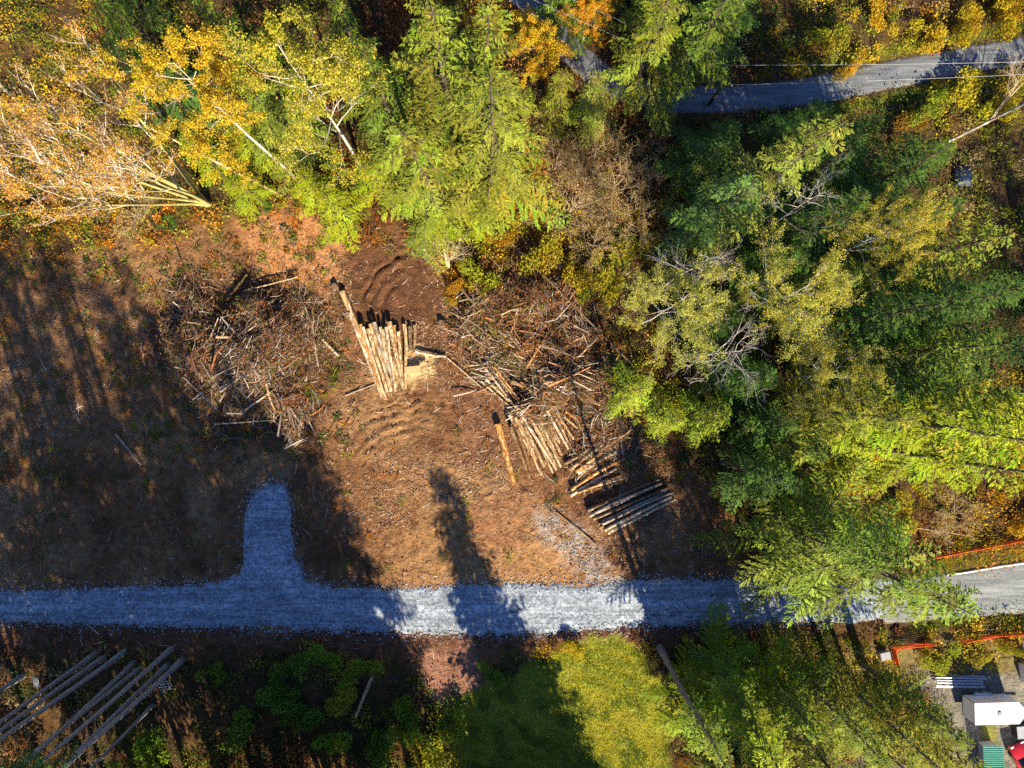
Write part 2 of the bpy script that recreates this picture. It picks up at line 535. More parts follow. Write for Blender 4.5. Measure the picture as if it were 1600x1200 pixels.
def loft(top, bot, z, mat, name, nseg=300, m=18, jit=1.5, kind='structure', crown=0.05, dirty=.9):
    top = np.array(top, float); bot = np.array(bot, float)
    n = len(top)
    u = np.linspace(0, n - 1, nseg)
    k = np.arange(n)
    T = np.stack([np.interp(u, k, top[:, i]) for i in (0, 1)], 1)
    B = np.stack([np.interp(u, k, bot[:, i]) for i in (0, 1)], 1)
    T += (np.stack([fbm(T[:, 0], T[:, 1], .05, 4), fbm(T[:, 0] + 99, T[:, 1], .08, 4)], 1) - .5) * jit * 6
    B += (np.stack([fbm(B[:, 0], B[:, 1], .05, 4), fbm(B[:, 0] + 99, B[:, 1], .08, 4)], 1) - .5) * jit * 6
    w = np.linspace(0, 1, m)
    G = T[:, None] * (1 - w)[None, :, None] + B[:, None] * w[None, :, None]
    gx_ = (G[..., 0] - 800) / PPM; gy_ = (600 - G[..., 1]) / PPM
    edge = np.minimum(w, 1 - w)
    zz = z + crown * np.clip(edge * 5, 0, 1)[None] + (fbm(gx_, gy_, .9, 3) - .5) * 0.03
    zz[:, 0] -= 0.09 if crown else 0; zz[:, -1] -= 0.09 if crown else 0
    ii = np.arange(nseg * m).reshape(nseg, m)
    qq = np.stack([ii[:-1, :-1], ii[:-1, 1:], ii[1:, 1:], ii[1:, :-1]], -1).reshape(-1, 4)
    wn = w[None] + (fbm(gx_, gy_, .25, 2) - .5) * .12
    br_ = 1 - .17 * (np.exp(-((wn - .28) / .07) ** 2) + np.exp(-((wn - .70) / .07) ** 2)) + .10 * np.exp(-((wn - .49) / .09) ** 2)
    br_ = br_ * (.82 + .36 * fbm(gx_ * .35, gy_, 1.1, 4))
    mud = np.clip(1 - np.minimum(wn, 1 - wn) / .09, 0, 1) * np.clip(fbm(gx_ + 7, gy_, .8, 3) * 4 - 1.4, 0, 1) * dirty
    wc = br_[..., None] * np.ones(3) * (1 - mud[..., None]) + mud[..., None] * np.array([.62, .36, .18])
    me = mesh_np(name, np.stack([gx_, gy_, zz], -1).reshape(-1, 3), qq, col=wc.reshape(-1, 3), mat=mat, smooth=True)
    return link(name, me, kind=kind)


loft(GRAVEL_TOP, GRAVEL_BOT, 0.03, M_gravel, 'gravel_road', 900, 22, 2.4)
loft(PAVE_TOP, PAVE_BOT, 0.075, M_pave, 'paved_road', 120, 14, 0.5, crown=0.03)
rc = resample(ROAD_TOP_C, 6.0)
tn = np.gradient(rc, axis=0); tn = nrm(tn); nn = np.stack([-tn[:, 1], tn[:, 0]], 1)
loft(rc - nn * 22, rc + nn * 22, 0.04, M_asphalt, 'asphalt_lane', 240, 14, 0.8)


def strip(name, pl, w, z, mat):
    c = resample(pl, 8.0); t = nrm(np.gradient(c, axis=0)); n_ = np.stack([-t[:, 1], t[:, 0]], 1)
    a = c - n_ * w / 2; b = c + n_ * w / 2
    N = len(c)
    def w3(p):
        return np.stack([(p[:, 0] - 800) / PPM, (600 - p[:, 1]) / PPM, np.full(N, z)], 1)
    v = np.concatenate([w3(a), w3(b)])
    i = np.arange(N - 1)
    return link(name, mesh_np(name, v, np.stack([i, i + N, i + N + 1, i + 1], 1), mat=mat), kind='structure')


strip('road_edge_line', [(1478, 899), (1500, 896), (1560, 886), (1640, 874), (1790, 855)], 2.2, 0.135, M_linepaint)

# ------------------------------------------------------------------ tree prototypes
GREEN = np.array((0.122, 0.150, 0.027))


def jitter_col(base, n, r, amp=0.35, hue=0.15):
    b = 1 + (r.random((n, 1)) - .5) * 2 * amp
    h = 1 + (r.random((n, 3)) - .5) * 2 * hue
    return np.asarray(base)[None] * b * h


def curve_tube(pts, rad, col, ns=8):
    pts = np.asarray(pts, float); rad = np.asarray(rad, float)
    return tubes(pts[:-1], pts[1:], rad[:-1], rad[1:], np.tile(np.asarray(col)[None], (len(pts) - 1, 1)), ns)


def conifer(seed, h=26.0, R=4.6, h0=0.12, nb=95, power=0.85, droop=0.35, dens=1.0, bark=(0.10, 0.075, 0.055), tint=(1, 1, 1), kw=0.098, kl=0.28, dead=8, tap=.9, sp=.076):
    r = np.random.default_rng(seed)
    lean = (r.random(2) - .5) * 0.04 * h
    tz = np.linspace(0, 1, 10)
    tp = np.stack([lean[0] * tz ** 2 + 0.06 * np.sin(tz * 7 + seed), lean[1] * tz ** 2 + 0.06 * np.cos(tz * 6 + seed), tz * h], 1)
    r0 = h * 0.0125
    tr = r0 * (1 - tz) ** tap + 0.02; tr[0] *= 1.35
    wood = [curve_tube(tp, tr, bark, 8)]
    KB, KD, KN, KL, KW, KC = [], [], [], [], [], []
    bp0, bp1, br0, br1 = [], [], [], []
    lob = r.uniform(0, 6.28, 3)
    for i in range(nb):
        wh = i // 5
        t = min(.995, max(0.0, ((wh + .5 + r.normal(0, .14)) / (nb / 5.0)))) ** 0.9
        z = h * (h0 + (1 - h0) * t * 0.985) + r.normal(0, .10)
        az = (i % 5) * 1.2566 + wh * 0.77 + r.normal(0, .22)
        side = 1 + .18 * math.sin(az * 2 + lob[0] + t * 5) + .14 * math.sin(az * 3 + lob[1] - t * 7)
        L = R * (1 - t) ** power * r.uniform(0.55, 1.15) * side + 0.30
        if r.random() < .10:
            L *= .5
        slope = 0.50 * t - 0.12 + r.normal(0, 0.13)
        cx = np.interp(z / h, tz, tp[:, 0]); cyy = np.interp(z / h, tz, tp[:, 1])
        ca, sa = math.cos(az), math.sin(az)
        s = np.linspace(0, 1, 6)
        bend = r.normal(0, .16)
        out = L * s; lat = L * bend * s * s
        zz = L * (slope * s - droop * s ** 2 + droop * .5 * s ** 3)
        A = np.stack([cx + ca * out - sa * lat, cyy + sa * out + ca * lat, z + zz], 1)
        rr = 0.008 + 0.008 * L
        for k in range(4):
            bp0.append(A[k]); bp1.append(A[k + 1])
            br0.append(rr * (1 - s[k]) + .003); br1.append(rr * (1 - s[k + 1]) + .003)
        bc = GREEN * np.asarray(tint) * r.uniform(.6, 1.4) * (1 + r.normal(0, .10, 3))
        ns = max(4, int(L / (0.30 / dens)))
        u0 = .08 if L < 1.4 else .20
        u = u0 + (1 - u0) * (np.arange(ns) + r.random(ns) * .7) / ns
        u = np.repeat(u, 2); sg = np.tile([-1.0, 1.0], ns)
        Pp = np.stack([np.interp(u, s, A[:, j]) for j in range(3)], 1)
        j0 = np.minimum((u * 5).astype(int), 4)
        tan = nrm(A[j0 + 1] - A[j0])
        sd = nrm(np.stack([-tan[:, 1], tan[:, 0], np.zeros(len(u))], 1))
        l2 = (0.44 * L * (1 - u) ** .8 * np.minimum(1, u * 2.4 + .05) + 0.18) * r.uniform(.55, 1.25, len(u))
        an = r.uniform(.65, 1.1, len(u))[:, None]
        d2 = tan * np.cos(an) + sd * sg[:, None] * np.sin(an)
        d2[:, 2] += -.22 + r.normal(0, .12, len(u))
        d2 = nrm(d2)
        n3 = np.maximum(2, (l2 / sp * dens).astype(int))
        ix = np.repeat(np.arange(len(u)), n3)
        m = np.arange(len(ix)) - np.repeat(np.cumsum(n3) - n3, n3)
        f = (m + r.random(len(ix))) / n3[ix]
        pb = Pp[ix] + d2[ix] * (l2[ix] * f * .9)[:, None]
        pb[:, 2] -= .14 * l2[ix] * f * f
        per = np.stack([-d2[ix, 1], d2[ix, 0], np.zeros(len(ix))], 1)
        dd = d2[ix] + per * (np.where(m & 1, -1, 1) * r.uniform(.1, .55, len(ix)))[:, None] + r.normal(0, .10, (len(ix), 3))
        nn0 = r.normal(0, .20, (len(ix), 3)); nn0[:, 2] = 1
        KB.append(pb); KD.append(dd); KN.append(nn0)
        KL.append(kl * r.uniform(.6, 1.3, len(ix))); KW.append(kw * r.uniform(.7, 1.3, len(ix)))
        KC.append(bc[None] * r.uniform(.7, 1.3, (len(ix), 1)))
    for i in range(dead):
        z = h * r.uniform(0.05, max(h0, .1)); az = r.uniform(0, 6.28); L = r.uniform(.5, 1.8)
        b0 = np.array([0, 0, z]); b1 = b0 + np.array([math.cos(az) * L, math.sin(az) * L, r.uniform(-.4, .1) * L])
        bp0.append(b0); bp1.append(b1); br0.append(.025); br1.append(.008)
    bcol = np.tile(np.array([[0.13, 0.10, 0.07]]), (len(bp0), 1))
    wood.append(tubes(np.array(bp0), np.array(bp1), np.array(br0), np.array(br1), bcol, 4))
    v, qd, c = join(wood)
    tm = mesh_np('trunk', v, qd, col=c, mat=M_bark, smooth=True)
    v, qd, c = kites(*[np.concatenate(k) for k in (KB, KD, KN, KL, KW, KC)], 0.1, 0.06)
    cm = mesh_np('crown', v, qd, col=c, mat=M_needle)
    return dict(trunk=tm, crown=cm, h=h, R=R)


def broadleaf(seed, h=20.0, R=4.0, clear=0.35, nlimb=12, levels=3, leaves=6, lsize=0.22, twig=True, up=0.35, bark=(0.38, 0.36, 0.33), fine=(0.45, 0.40, 0.36),
              leafcols=((0.20, 0.19, 0.03),), fork=None, wob=0.25, leafdens=1.0, r0=None, kids=(5, 5, 4), cover=1.0, lu=(.15, .75)):
    r = np.random.default_rng(seed)
    seg0, seg1, ra, rb, sc = [], [], [], [], []
    anchors = []
    bark = np.array(bark); fine = np.array(fine)
    r0 = r0 or h * 0.0105

    def grow(p, d, L, rad, lev):
        n = 4 if lev <= 1 else 3
        cur = np.array(p, float); dr = np.array(d, float)
        pts = [cur.copy()]
        for k in range(n):
            dr = dr + r.normal(0, wob * .6, 3) + np.array([0, 0, up * .25])
            dr /= np.linalg.norm(dr)
            nxt = cur + dr * L / n
            f0 = 1 - k / n; f1 = 1 - (k + 1) / n
            seg0.append(cur); seg1.append(nxt)
            ra.append(max(.007, rad * (.25 + .75 * f0))); rb.append(max(.006, rad * (.25 + .75 * f1)))
            mixf = min(1, lev / 2.0)
            sc.append((bark * (1 - mixf) + fine * mixf) * r.uniform(.75, 1.2))
            cur = nxt
            pts.append(cur.copy())
        if lev >= levels:
            anchors.append((pts[1], dr)); anchors.append((pts[2], dr)); anchors.append((pts[-1], dr))
            return
        nk = kids[min(lev, len(kids) - 1)]
        for k in range(nk):
            u = r.uniform(.3, 1.0) if k < nk - 1 else 1.0
            j = min(int(u * n), n - 1); f = u * n - j
            pp = pts[j] * (1 - f) + pts[j + 1] * f
            a = r.normal(0, 1, 3); a -= dr * a.dot(dr); a /= np.linalg.norm(a) + 1e-9
            an = r.uniform(.4, .95)
            nd = dr * math.cos(an) + a * math.sin(an)
            grow(pp, nd, L * r.uniform(.38, .62), max(.008, rad * .45), lev + 1)

    # trunk(s)
    stems = fork or [(0, 0, 1.0)]
    for (ax, ay, fh) in stems:
        tz = np.linspace(0, 1, 9)
        top = np.array([ax, ay]) * h
        tp = np.stack([top[0] * tz ** 1.2 + .10 * np.sin(tz * 8 + seed + ax * 9), top[1] * tz ** 1.2 + .10 * np.cos(tz * 7 + seed + ay * 9), tz * h * fh], 1)
        tr = r0 * (1 - .88 * tz) * (.75 if fork else 1)
        for k in range(8):
            seg0.append(tp[k]); seg1.append(tp[k + 1]); ra.append(tr[k] * (1.25 if k == 0 else 1)); rb.append(tr[k + 1])
            sc.append(bark * r.uniform(.85, 1.1))
        nl = max(3, int(nlimb / len(stems)))
        for i in range(nl):
            t = clear + (1 - clear) * ((i + r.random()) / nl)
            pp = np.array([np.interp(t, tz, tp[:, j]) for j in range(3)])
            az = i * 2.4 + r.normal(0, .5)
            prof = math.sin(math.pi * min(1, (t - clear) / (1 - clear) * .75 + .25)) * .9 + .22
            L = R * prof * r.uniform(.7, 1.15)
            d = np.array([math.cos(az), math.sin(az), r.uniform(*lu)])
            grow(pp, d / np.linalg.norm(d), L, r0 * .42 * (1 - t * .6), 1)
    wv, wq, wc = tubes(np.array(seg0), np.array(seg1), np.array(ra), np.array(rb), np.array(sc), 4)
    tm = mesh_np('trunk', wv, wq, col=wc, mat=M_bark, smooth=True)
    cm = None
    if leaves:
        A = np.array([a for a, _ in anchors]); D = np.array([d for _, d in anchors])
        keep = r.random(len(A)) < cover
        A, D = A[keep], D[keep]
        N = len(A) * leaves
        A = np.repeat(A, leaves, 0) + r.normal(0, .15, (N, 3)); D = np.repeat(D, leaves, 0)
        dd = D * .4 + r.normal(0, .8, (N, 3)); dd[:, 2] -= .25
        nn_ = r.normal(0, .45, (N, 3)); nn_[:, 2] += 1.0
        lc = np.array(leafcols)
        clump = np.repeat(r.integers(0, len(lc), len(A) // leaves), leaves)
        sw = r.random(N) < .3
        clump = np.where(sw, r.integers(0, len(lc), N), clump)
        cc = lc[clump] * r.uniform(.65, 1.35, (N, 1)) * (1 + r.normal(0, .06, (N, 3)))
        v, qd, c = kites(A, dd, nn_, lsize * r.uniform(.7, 1.4, N), lsize * .75 * r.uniform(.7, 1.3, N), np.clip(cc, 0, 1), .15, .1)
        cm = mesh_np('crown', v, qd, col=c, mat=M_leaf)
    return dict(trunk=tm, crown=cm, h=h, R=R)


def shrub(seed, R=1.3, h=1.5, n=900, lsize=0.17, cols=((0.38, 0.30, 0.026), (.33, .31, .03), (.42, .29, .026)), stems=9):
    r = np.random.default_rng(seed)
    lob = r.normal(0, .5, (7, 3)) * np.array([R, R, h * .5]); lob[:, 2] = np.abs(lob[:, 2]) + h * .35
    k = r.integers(0, 7, n)
    d = nrm(r.normal(0, 1, (n, 3))); d[:, 2] = np.abs(d[:, 2]) * .9
    p = lob[k] + d * (R * .42) * (r.random((n, 1)) ** .4) * np.array([1, 1, .8])
    p[:, 2] = np.maximum(p[:, 2], .05)
    lc = np.array(cols)[r.integers(0, len(cols), 7)][k]
    sw = r.random(n) < .3
    lc[sw] = np.array(cols)[r.integers(0, len(cols), sw.sum())]
    lc = lc * r.uniform(.65, 1.35, (n, 1))
    dd = d * .6 + r.normal(0, .6, (n, 3)); nn_ = d * .6 + r.normal(0, .35, (n, 3)); nn_[:, 2] += .8
    v, qd, c = kites(p, dd, nn_, lsize * r.uniform(.7, 1.4, n), lsize * .7 * r.uniform(.7, 1.3, n), np.clip(lc, 0, 1), .15, .1)
    cm = mesh_np('crown', v, qd, col=c, mat=M_leaf)
    p0 = np.zeros((stems, 3)); p0[:, :2] = r.normal(0, .12, (stems, 2))
    p1 = lob[r.integers(0, 7, stems)] + r.normal(0, .15, (stems, 3))
    v, qd, c = tubes(p0, p1, np.full(stems, .025), np.full(stems, .008), np.tile([[.22, .16, .11]], (stems, 1)), 4)
    tm = mesh_np('stems', v, qd, col=c, mat=M_bark)
    return dict(trunk=tm, crown=cm, h=h, R=R)


YEL = (0.52, 0.40, 0.032); ORA = (0.50, 0.21, 0.024); YGR = (0.26, 0.27, 0.03); GRN = (0.075, 0.115, 0.022); OLV = (0.34, 0.30, 0.07); TAN = (0.34, 0.24, 0.12)
PROTO = {
    'fir1': conifer(1, 26, 4.6, .10, 70), 'fir2': conifer(2, 26, 4.6, .14, 65, 0.8, .45), 'fir3': conifer(3, 26, 4.8, .10, 70, .72, .35),
    'fir4': conifer(9, 26, 4.2, .2, 60, .9, .45), 'fir5': conifer(12, 26, 4.8, .12, 65, .65, .5), 'tall_fir': conifer(14, 30, 4.8, .36, 84, .65, .5, .9, kw=.20, kl=.50, sp=.15),
    'dense_fir1': conifer(31, 27, 5.2, .32, 115, .6, .4, .9, kw=.24, kl=.50, sp=.15), 'dense_fir2': conifer(32, 27, 5.2, .34, 110, .65, .5, .9, kw=.24, kl=.50, sp=.15), 'low_fir': conifer(33, 24, 5.2, .04, 130, .6, .4, .9, kw=.24, kl=.50, sp=.15),
    'big_fir': conifer(35, 29, 7.6, .12, 90, .68, .5, .95, kw=.095, kl=.28),
    'bare_fir': conifer(4, 29, 3.8, .74, 44, .6, .5, .9, (0.28, 0.26, 0.25), dead=40, tap=.5),
    'thin_fir': conifer(5, 26, 3.6, .30, 70, .9, .5, .9, (0.17, 0.14, 0.12), (1.2, 1.05, .9), dead=18),
    'pole_fir': conifer(15, 23, 1.8, .68, 24, .8, .5, .7, (0.20, 0.17, 0.15), dead=18),
    'cedar': conifer(6, 12, 2.6, .04, 80, .62, .30, 1.1, kw=.075, kl=.22, dead=2),
    'hemlock': conifer(7, 10, 2.8, .03, 55, .7, .6, 1.1, kw=.075, kl=.22, dead=2),
    'alder1': broadleaf(21, 21, 4.2, .45, 20, 3, 24, .115, r0=.15,  leafcols=((.38, .40, .10), (.29, .33, .06), (.36, .36, .09), (0.42, 0.38, 0.08)), cover=.75),
    'alder2': broadleaf(22, 21, 4.0, .45, 20, 3, 22, .115, r0=.15,  leafcols=((.40, .39, .08), (.48, .41, .05), (.29, .33, .06)), cover=.7),
    'bare': broadleaf(23, 20, 3.2, .6, 14, 3, 0, r0=.14, wob=.4, fine=(0.40, 0.36, 0.34), bark=(.38, .35, .33)),
    'bare_bush': broadleaf(24, 6, 2.6, .12, 16, 3, 2, .11, fine=(0.50, 0.38, 0.25), bark=(.42, .32, .22), leafcols=(TAN, (0.36, .22, .06), (.33, .28, .06)), cover=.8, r0=.07,
                           fork=[(.10, .05, 1), (-.12, .08, .9), (.02, -.14, .95), (.2, -.1, .8)]),
    'yellow_tree': broadleaf(25, 24, 4.6, .36, 20, 3, 17, .14, bark=(.55, .50, .44), fine=(.40, .33, .27), leafcols=(YEL, (0.44, 0.38, 0.05), YGR, (.36, .34, .05)), kids=(5, 5, 5), r0=.2),
    'tall_yellow': broadleaf(26, 26, 4.0, .62, 15, 3, 28, .13, bark=(.66, .58, .48), fine=(.40, .33, .27), r0=.2, leafcols=(YEL, (.50, .40, .04), (0.40, 0.36, 0.04))),
    'big_maple': broadleaf(27, 25, 5.2, .36, 56, 3, 12, .13, bark=(.38, .33, .13), fine=(.58, .51, .47), leafcols=((.46, .29, .07), (0.46, .33, .10), YEL, (0.40, .31, .14)),
                           fork=[(.05, .30, .95), (-.12, .18, 1.0), (.02, .02, 1.0), (.25, .12, .93), (-.20, -.02, .9), (.12, -.18, .86), (.14, .2, 1.0), (-.05, .32, .9)], r0=.30, cover=.5, up=.9, lu=(.9, 2.4), wob=.16),
    'orange_tree': broadleaf(28, 9, 2.6, .2, 20, 3, 22, .13, leafcols=(ORA, YEL, (0.5, 0.25, .02)), kids=(4, 4, 4), r0=.12),
    'shrub1': shrub(41, 1.4, 1.6, 1500), 'shrub2': shrub(42, 1.7, 1.3, 1700), 'shrub3': shrub(43, 1.1, 2.0, 1200, .15),
}


def plant(kind, px, py, h, R, label, cat='tree', name='conifer', col=(1, 1, 1), group=None, rot=None, tilt=(0, 0), trunkcol=None):
    pr = PROTO[kind]
    x, y = P(px, py)
    root = empty(name, (x, y, gz(px, py) - 0.05))
    root.rotation_mode = 'ZYX'
    root.rotation_euler = (tilt[0], tilt[1], rng.uniform(0, 6.28) if rot is None else rot)
    root.scale = (R / pr['R'], R / pr['R'], h / pr['h'])
    if kind.startswith('shrub'):
        root.scale = (R / pr['R'] * rng.uniform(.7, 1.35), R / pr['R'] * rng.uniform(.7, 1.35), h / pr['h'] * rng.uniform(.75, 1.1))
    tag(root, label, cat, group)
    t = link('stems' if kind.startswith('shrub') else 'trunk', pr['trunk'], root)
    t.color = (*(trunkcol or (1, 1, 1)), 1)
    if pr['crown'] is not None:
        c = link('crown', pr['crown'], root)
        c.color = (*col, 1)
    return root


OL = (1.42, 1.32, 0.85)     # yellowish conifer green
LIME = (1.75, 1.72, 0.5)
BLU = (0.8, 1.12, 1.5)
DK = (0.50, 0.78, 0.75)  # dark conifer green; the gloom of shaded firs is put into this tint
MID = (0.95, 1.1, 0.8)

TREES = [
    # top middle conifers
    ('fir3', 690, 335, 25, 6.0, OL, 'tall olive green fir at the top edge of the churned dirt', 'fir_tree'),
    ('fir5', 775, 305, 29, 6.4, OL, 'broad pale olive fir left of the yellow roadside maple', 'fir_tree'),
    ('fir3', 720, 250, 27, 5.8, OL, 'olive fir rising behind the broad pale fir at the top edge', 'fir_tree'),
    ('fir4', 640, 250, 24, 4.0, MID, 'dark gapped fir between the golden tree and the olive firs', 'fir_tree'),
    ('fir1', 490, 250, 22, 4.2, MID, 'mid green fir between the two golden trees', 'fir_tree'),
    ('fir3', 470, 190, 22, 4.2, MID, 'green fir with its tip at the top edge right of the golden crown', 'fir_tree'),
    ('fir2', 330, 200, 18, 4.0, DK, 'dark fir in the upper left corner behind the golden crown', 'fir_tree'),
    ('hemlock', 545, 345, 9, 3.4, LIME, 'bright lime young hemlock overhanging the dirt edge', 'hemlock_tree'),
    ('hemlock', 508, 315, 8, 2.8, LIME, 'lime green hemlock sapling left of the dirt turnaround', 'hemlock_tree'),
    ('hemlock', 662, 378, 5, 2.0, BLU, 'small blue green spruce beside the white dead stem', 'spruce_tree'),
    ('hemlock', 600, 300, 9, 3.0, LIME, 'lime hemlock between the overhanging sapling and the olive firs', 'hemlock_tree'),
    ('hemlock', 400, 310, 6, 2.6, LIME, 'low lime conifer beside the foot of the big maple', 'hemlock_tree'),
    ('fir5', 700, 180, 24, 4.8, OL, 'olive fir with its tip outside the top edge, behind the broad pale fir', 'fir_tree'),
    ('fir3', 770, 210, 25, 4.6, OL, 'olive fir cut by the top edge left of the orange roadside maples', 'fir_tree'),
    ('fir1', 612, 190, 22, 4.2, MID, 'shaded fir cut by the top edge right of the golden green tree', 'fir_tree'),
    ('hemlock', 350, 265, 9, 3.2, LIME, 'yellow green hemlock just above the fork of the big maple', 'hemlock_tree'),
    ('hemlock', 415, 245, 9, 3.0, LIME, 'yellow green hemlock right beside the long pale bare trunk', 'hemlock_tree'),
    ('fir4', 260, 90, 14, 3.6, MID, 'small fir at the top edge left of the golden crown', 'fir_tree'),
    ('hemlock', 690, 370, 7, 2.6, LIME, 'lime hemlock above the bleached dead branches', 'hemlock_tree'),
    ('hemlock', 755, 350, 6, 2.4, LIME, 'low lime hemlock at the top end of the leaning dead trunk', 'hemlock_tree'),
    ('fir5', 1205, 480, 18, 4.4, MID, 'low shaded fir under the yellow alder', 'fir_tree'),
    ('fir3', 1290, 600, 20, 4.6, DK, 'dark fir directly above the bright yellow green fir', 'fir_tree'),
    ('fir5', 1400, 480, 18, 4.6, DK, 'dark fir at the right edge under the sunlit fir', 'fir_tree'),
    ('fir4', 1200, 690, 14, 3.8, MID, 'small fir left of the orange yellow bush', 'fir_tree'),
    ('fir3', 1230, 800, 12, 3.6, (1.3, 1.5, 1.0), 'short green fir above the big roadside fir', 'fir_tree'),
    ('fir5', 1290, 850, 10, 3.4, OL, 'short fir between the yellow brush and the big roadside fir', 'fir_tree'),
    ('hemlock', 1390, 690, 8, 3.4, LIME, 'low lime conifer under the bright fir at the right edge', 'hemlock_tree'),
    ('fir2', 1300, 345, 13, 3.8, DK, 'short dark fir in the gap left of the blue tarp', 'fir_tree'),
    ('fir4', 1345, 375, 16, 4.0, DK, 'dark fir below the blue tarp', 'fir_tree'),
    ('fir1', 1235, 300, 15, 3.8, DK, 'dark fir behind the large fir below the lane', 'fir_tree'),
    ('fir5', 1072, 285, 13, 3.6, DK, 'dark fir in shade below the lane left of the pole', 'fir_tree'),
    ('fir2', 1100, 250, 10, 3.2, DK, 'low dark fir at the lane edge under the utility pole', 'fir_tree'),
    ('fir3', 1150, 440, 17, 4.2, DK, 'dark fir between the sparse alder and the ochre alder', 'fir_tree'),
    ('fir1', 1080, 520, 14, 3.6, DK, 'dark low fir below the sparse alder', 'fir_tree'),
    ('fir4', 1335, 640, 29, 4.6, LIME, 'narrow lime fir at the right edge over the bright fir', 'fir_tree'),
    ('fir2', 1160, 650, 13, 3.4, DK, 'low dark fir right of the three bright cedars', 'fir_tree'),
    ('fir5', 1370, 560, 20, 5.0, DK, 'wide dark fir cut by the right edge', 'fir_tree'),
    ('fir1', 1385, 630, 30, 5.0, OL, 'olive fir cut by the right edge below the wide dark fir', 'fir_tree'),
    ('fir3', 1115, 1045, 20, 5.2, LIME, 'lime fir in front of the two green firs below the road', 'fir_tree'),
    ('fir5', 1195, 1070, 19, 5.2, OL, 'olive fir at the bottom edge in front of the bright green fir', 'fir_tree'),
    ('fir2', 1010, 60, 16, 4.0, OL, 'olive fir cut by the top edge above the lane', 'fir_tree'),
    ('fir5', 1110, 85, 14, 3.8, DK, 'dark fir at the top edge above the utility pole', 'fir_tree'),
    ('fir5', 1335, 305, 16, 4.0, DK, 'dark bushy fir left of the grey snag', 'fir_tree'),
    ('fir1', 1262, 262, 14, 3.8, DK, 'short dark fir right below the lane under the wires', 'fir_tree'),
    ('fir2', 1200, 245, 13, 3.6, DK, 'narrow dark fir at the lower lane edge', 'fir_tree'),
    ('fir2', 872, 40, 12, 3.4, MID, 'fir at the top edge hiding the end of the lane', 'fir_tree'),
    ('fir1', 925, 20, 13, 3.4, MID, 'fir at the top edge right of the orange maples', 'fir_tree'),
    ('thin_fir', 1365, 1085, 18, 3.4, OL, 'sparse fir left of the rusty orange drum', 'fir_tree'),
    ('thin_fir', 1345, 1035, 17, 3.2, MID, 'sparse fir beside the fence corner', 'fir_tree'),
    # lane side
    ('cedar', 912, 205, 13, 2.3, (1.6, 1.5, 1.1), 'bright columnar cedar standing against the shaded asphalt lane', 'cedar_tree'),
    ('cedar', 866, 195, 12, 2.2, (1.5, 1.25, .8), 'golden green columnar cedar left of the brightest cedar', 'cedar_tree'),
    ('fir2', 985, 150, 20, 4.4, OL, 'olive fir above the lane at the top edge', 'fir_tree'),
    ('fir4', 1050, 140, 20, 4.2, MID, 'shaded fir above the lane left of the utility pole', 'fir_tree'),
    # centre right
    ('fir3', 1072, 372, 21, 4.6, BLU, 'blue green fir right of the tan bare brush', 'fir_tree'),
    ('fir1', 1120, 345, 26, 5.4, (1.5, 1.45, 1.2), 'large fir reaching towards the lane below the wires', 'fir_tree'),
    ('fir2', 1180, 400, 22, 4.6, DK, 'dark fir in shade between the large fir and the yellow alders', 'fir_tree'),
    ('fir3', 1310, 440, 24, 4.8, OL, 'sunlit fir at the right edge above the shaded firs', 'fir_tree'),
    ('fir1', 1250, 515, 24, 4.8, DK, 'dark shaded fir right of the yellow alder crown', 'fir_tree'),
    ('fir2', 1330, 500, 22, 4.6, DK, 'dark shaded fir at the right edge, upper of the pair', 'fir_tree'),
    ('fir4', 1330, 560, 22, 4.4, MID, 'shaded fir at the right edge, lower of the pair', 'fir_tree'),
    ('fir3', 1275, 645, 31, 5.8, LIME, 'bright yellow green fir spreading at the right edge', 'fir_tree'),
    ('fir1', 1215, 640, 23, 4.8, OL, 'fir left of the bright yellow green fir', 'fir_tree'),
    ('fir2', 1315, 690, 29, 5.0, LIME, 'yellow green fir above the orange net fence', 'fir_tree'),
    ('hemlock', 972, 610, 11, 3.2, (1.7, 1.75, .8), 'bright cedar next to the log pile brush, leftmost of three', 'cedar_tree'),
    ('hemlock', 1022, 648, 10, 2.8, (1.7, 1.75, .8), 'bright cedar in the middle of the three beside the brush', 'cedar_tree'),
    ('hemlock', 1080, 645, 12, 3.2, (1.6, 1.7, .8), 'bright cedar rightmost of the three beside the brush', 'cedar_tree'),
    ('fir4', 1130, 720, 18, 3.8, DK, 'dark fir in shade above the big roadside fir', 'fir_tree'),
    ('big_fir', 1200, 805, 31, 8.3, (1.3, 1.4, 1.0), 'big fir leaning over the gravel road at the right', 'fir_tree'),
    ('fir2', 1115, 590, 17, 3.6, DK, 'dark fir behind the three bright cedars', 'fir_tree'),
    # lower edge
    ('fir2', 1060, 1060, 15, 4.2, LIME, 'lime fir right beside the long bare grey trunk', 'fir_tree'),
    ('fir1', 1265, 1065, 18, 4.8, OL, 'full fir between the bright green fir and the sparse firs', 'fir_tree'),
    ('pole_fir', 1030, 1012, 22, 1.9, MID, 'tall fir with a long bare grey trunk right of the lawn', 'fir_tree'),
    ('fir1', 1100, 1020, 14, 4.4, (1.3, 1.5, .8), 'green fir right of the bare grey trunk', 'fir_tree'),
    ('fir3', 1180, 1030, 15, 4.6, (1.5, 1.6, .8), 'bright green fir below the gravel road end', 'fir_tree'),
    ('thin_fir', 1225, 1030, 20, 3.4, MID, 'thin fir right of the bright green fir below the road end', 'fir_tree'),
    ('thin_fir', 1290, 1040, 23, 3.2, OL, 'sparse fir stretching towards the white trailer', 'fir_tree'),
    ('thin_fir', 1330, 1075, 19, 3.0, OL, 'sparse fir in front of the green roof', 'fir_tree'),
    ('hemlock', 1090, 1150, 8, 2.6, OL, 'low hemlock at the bottom edge beside the lawn', 'hemlock_tree'),
]
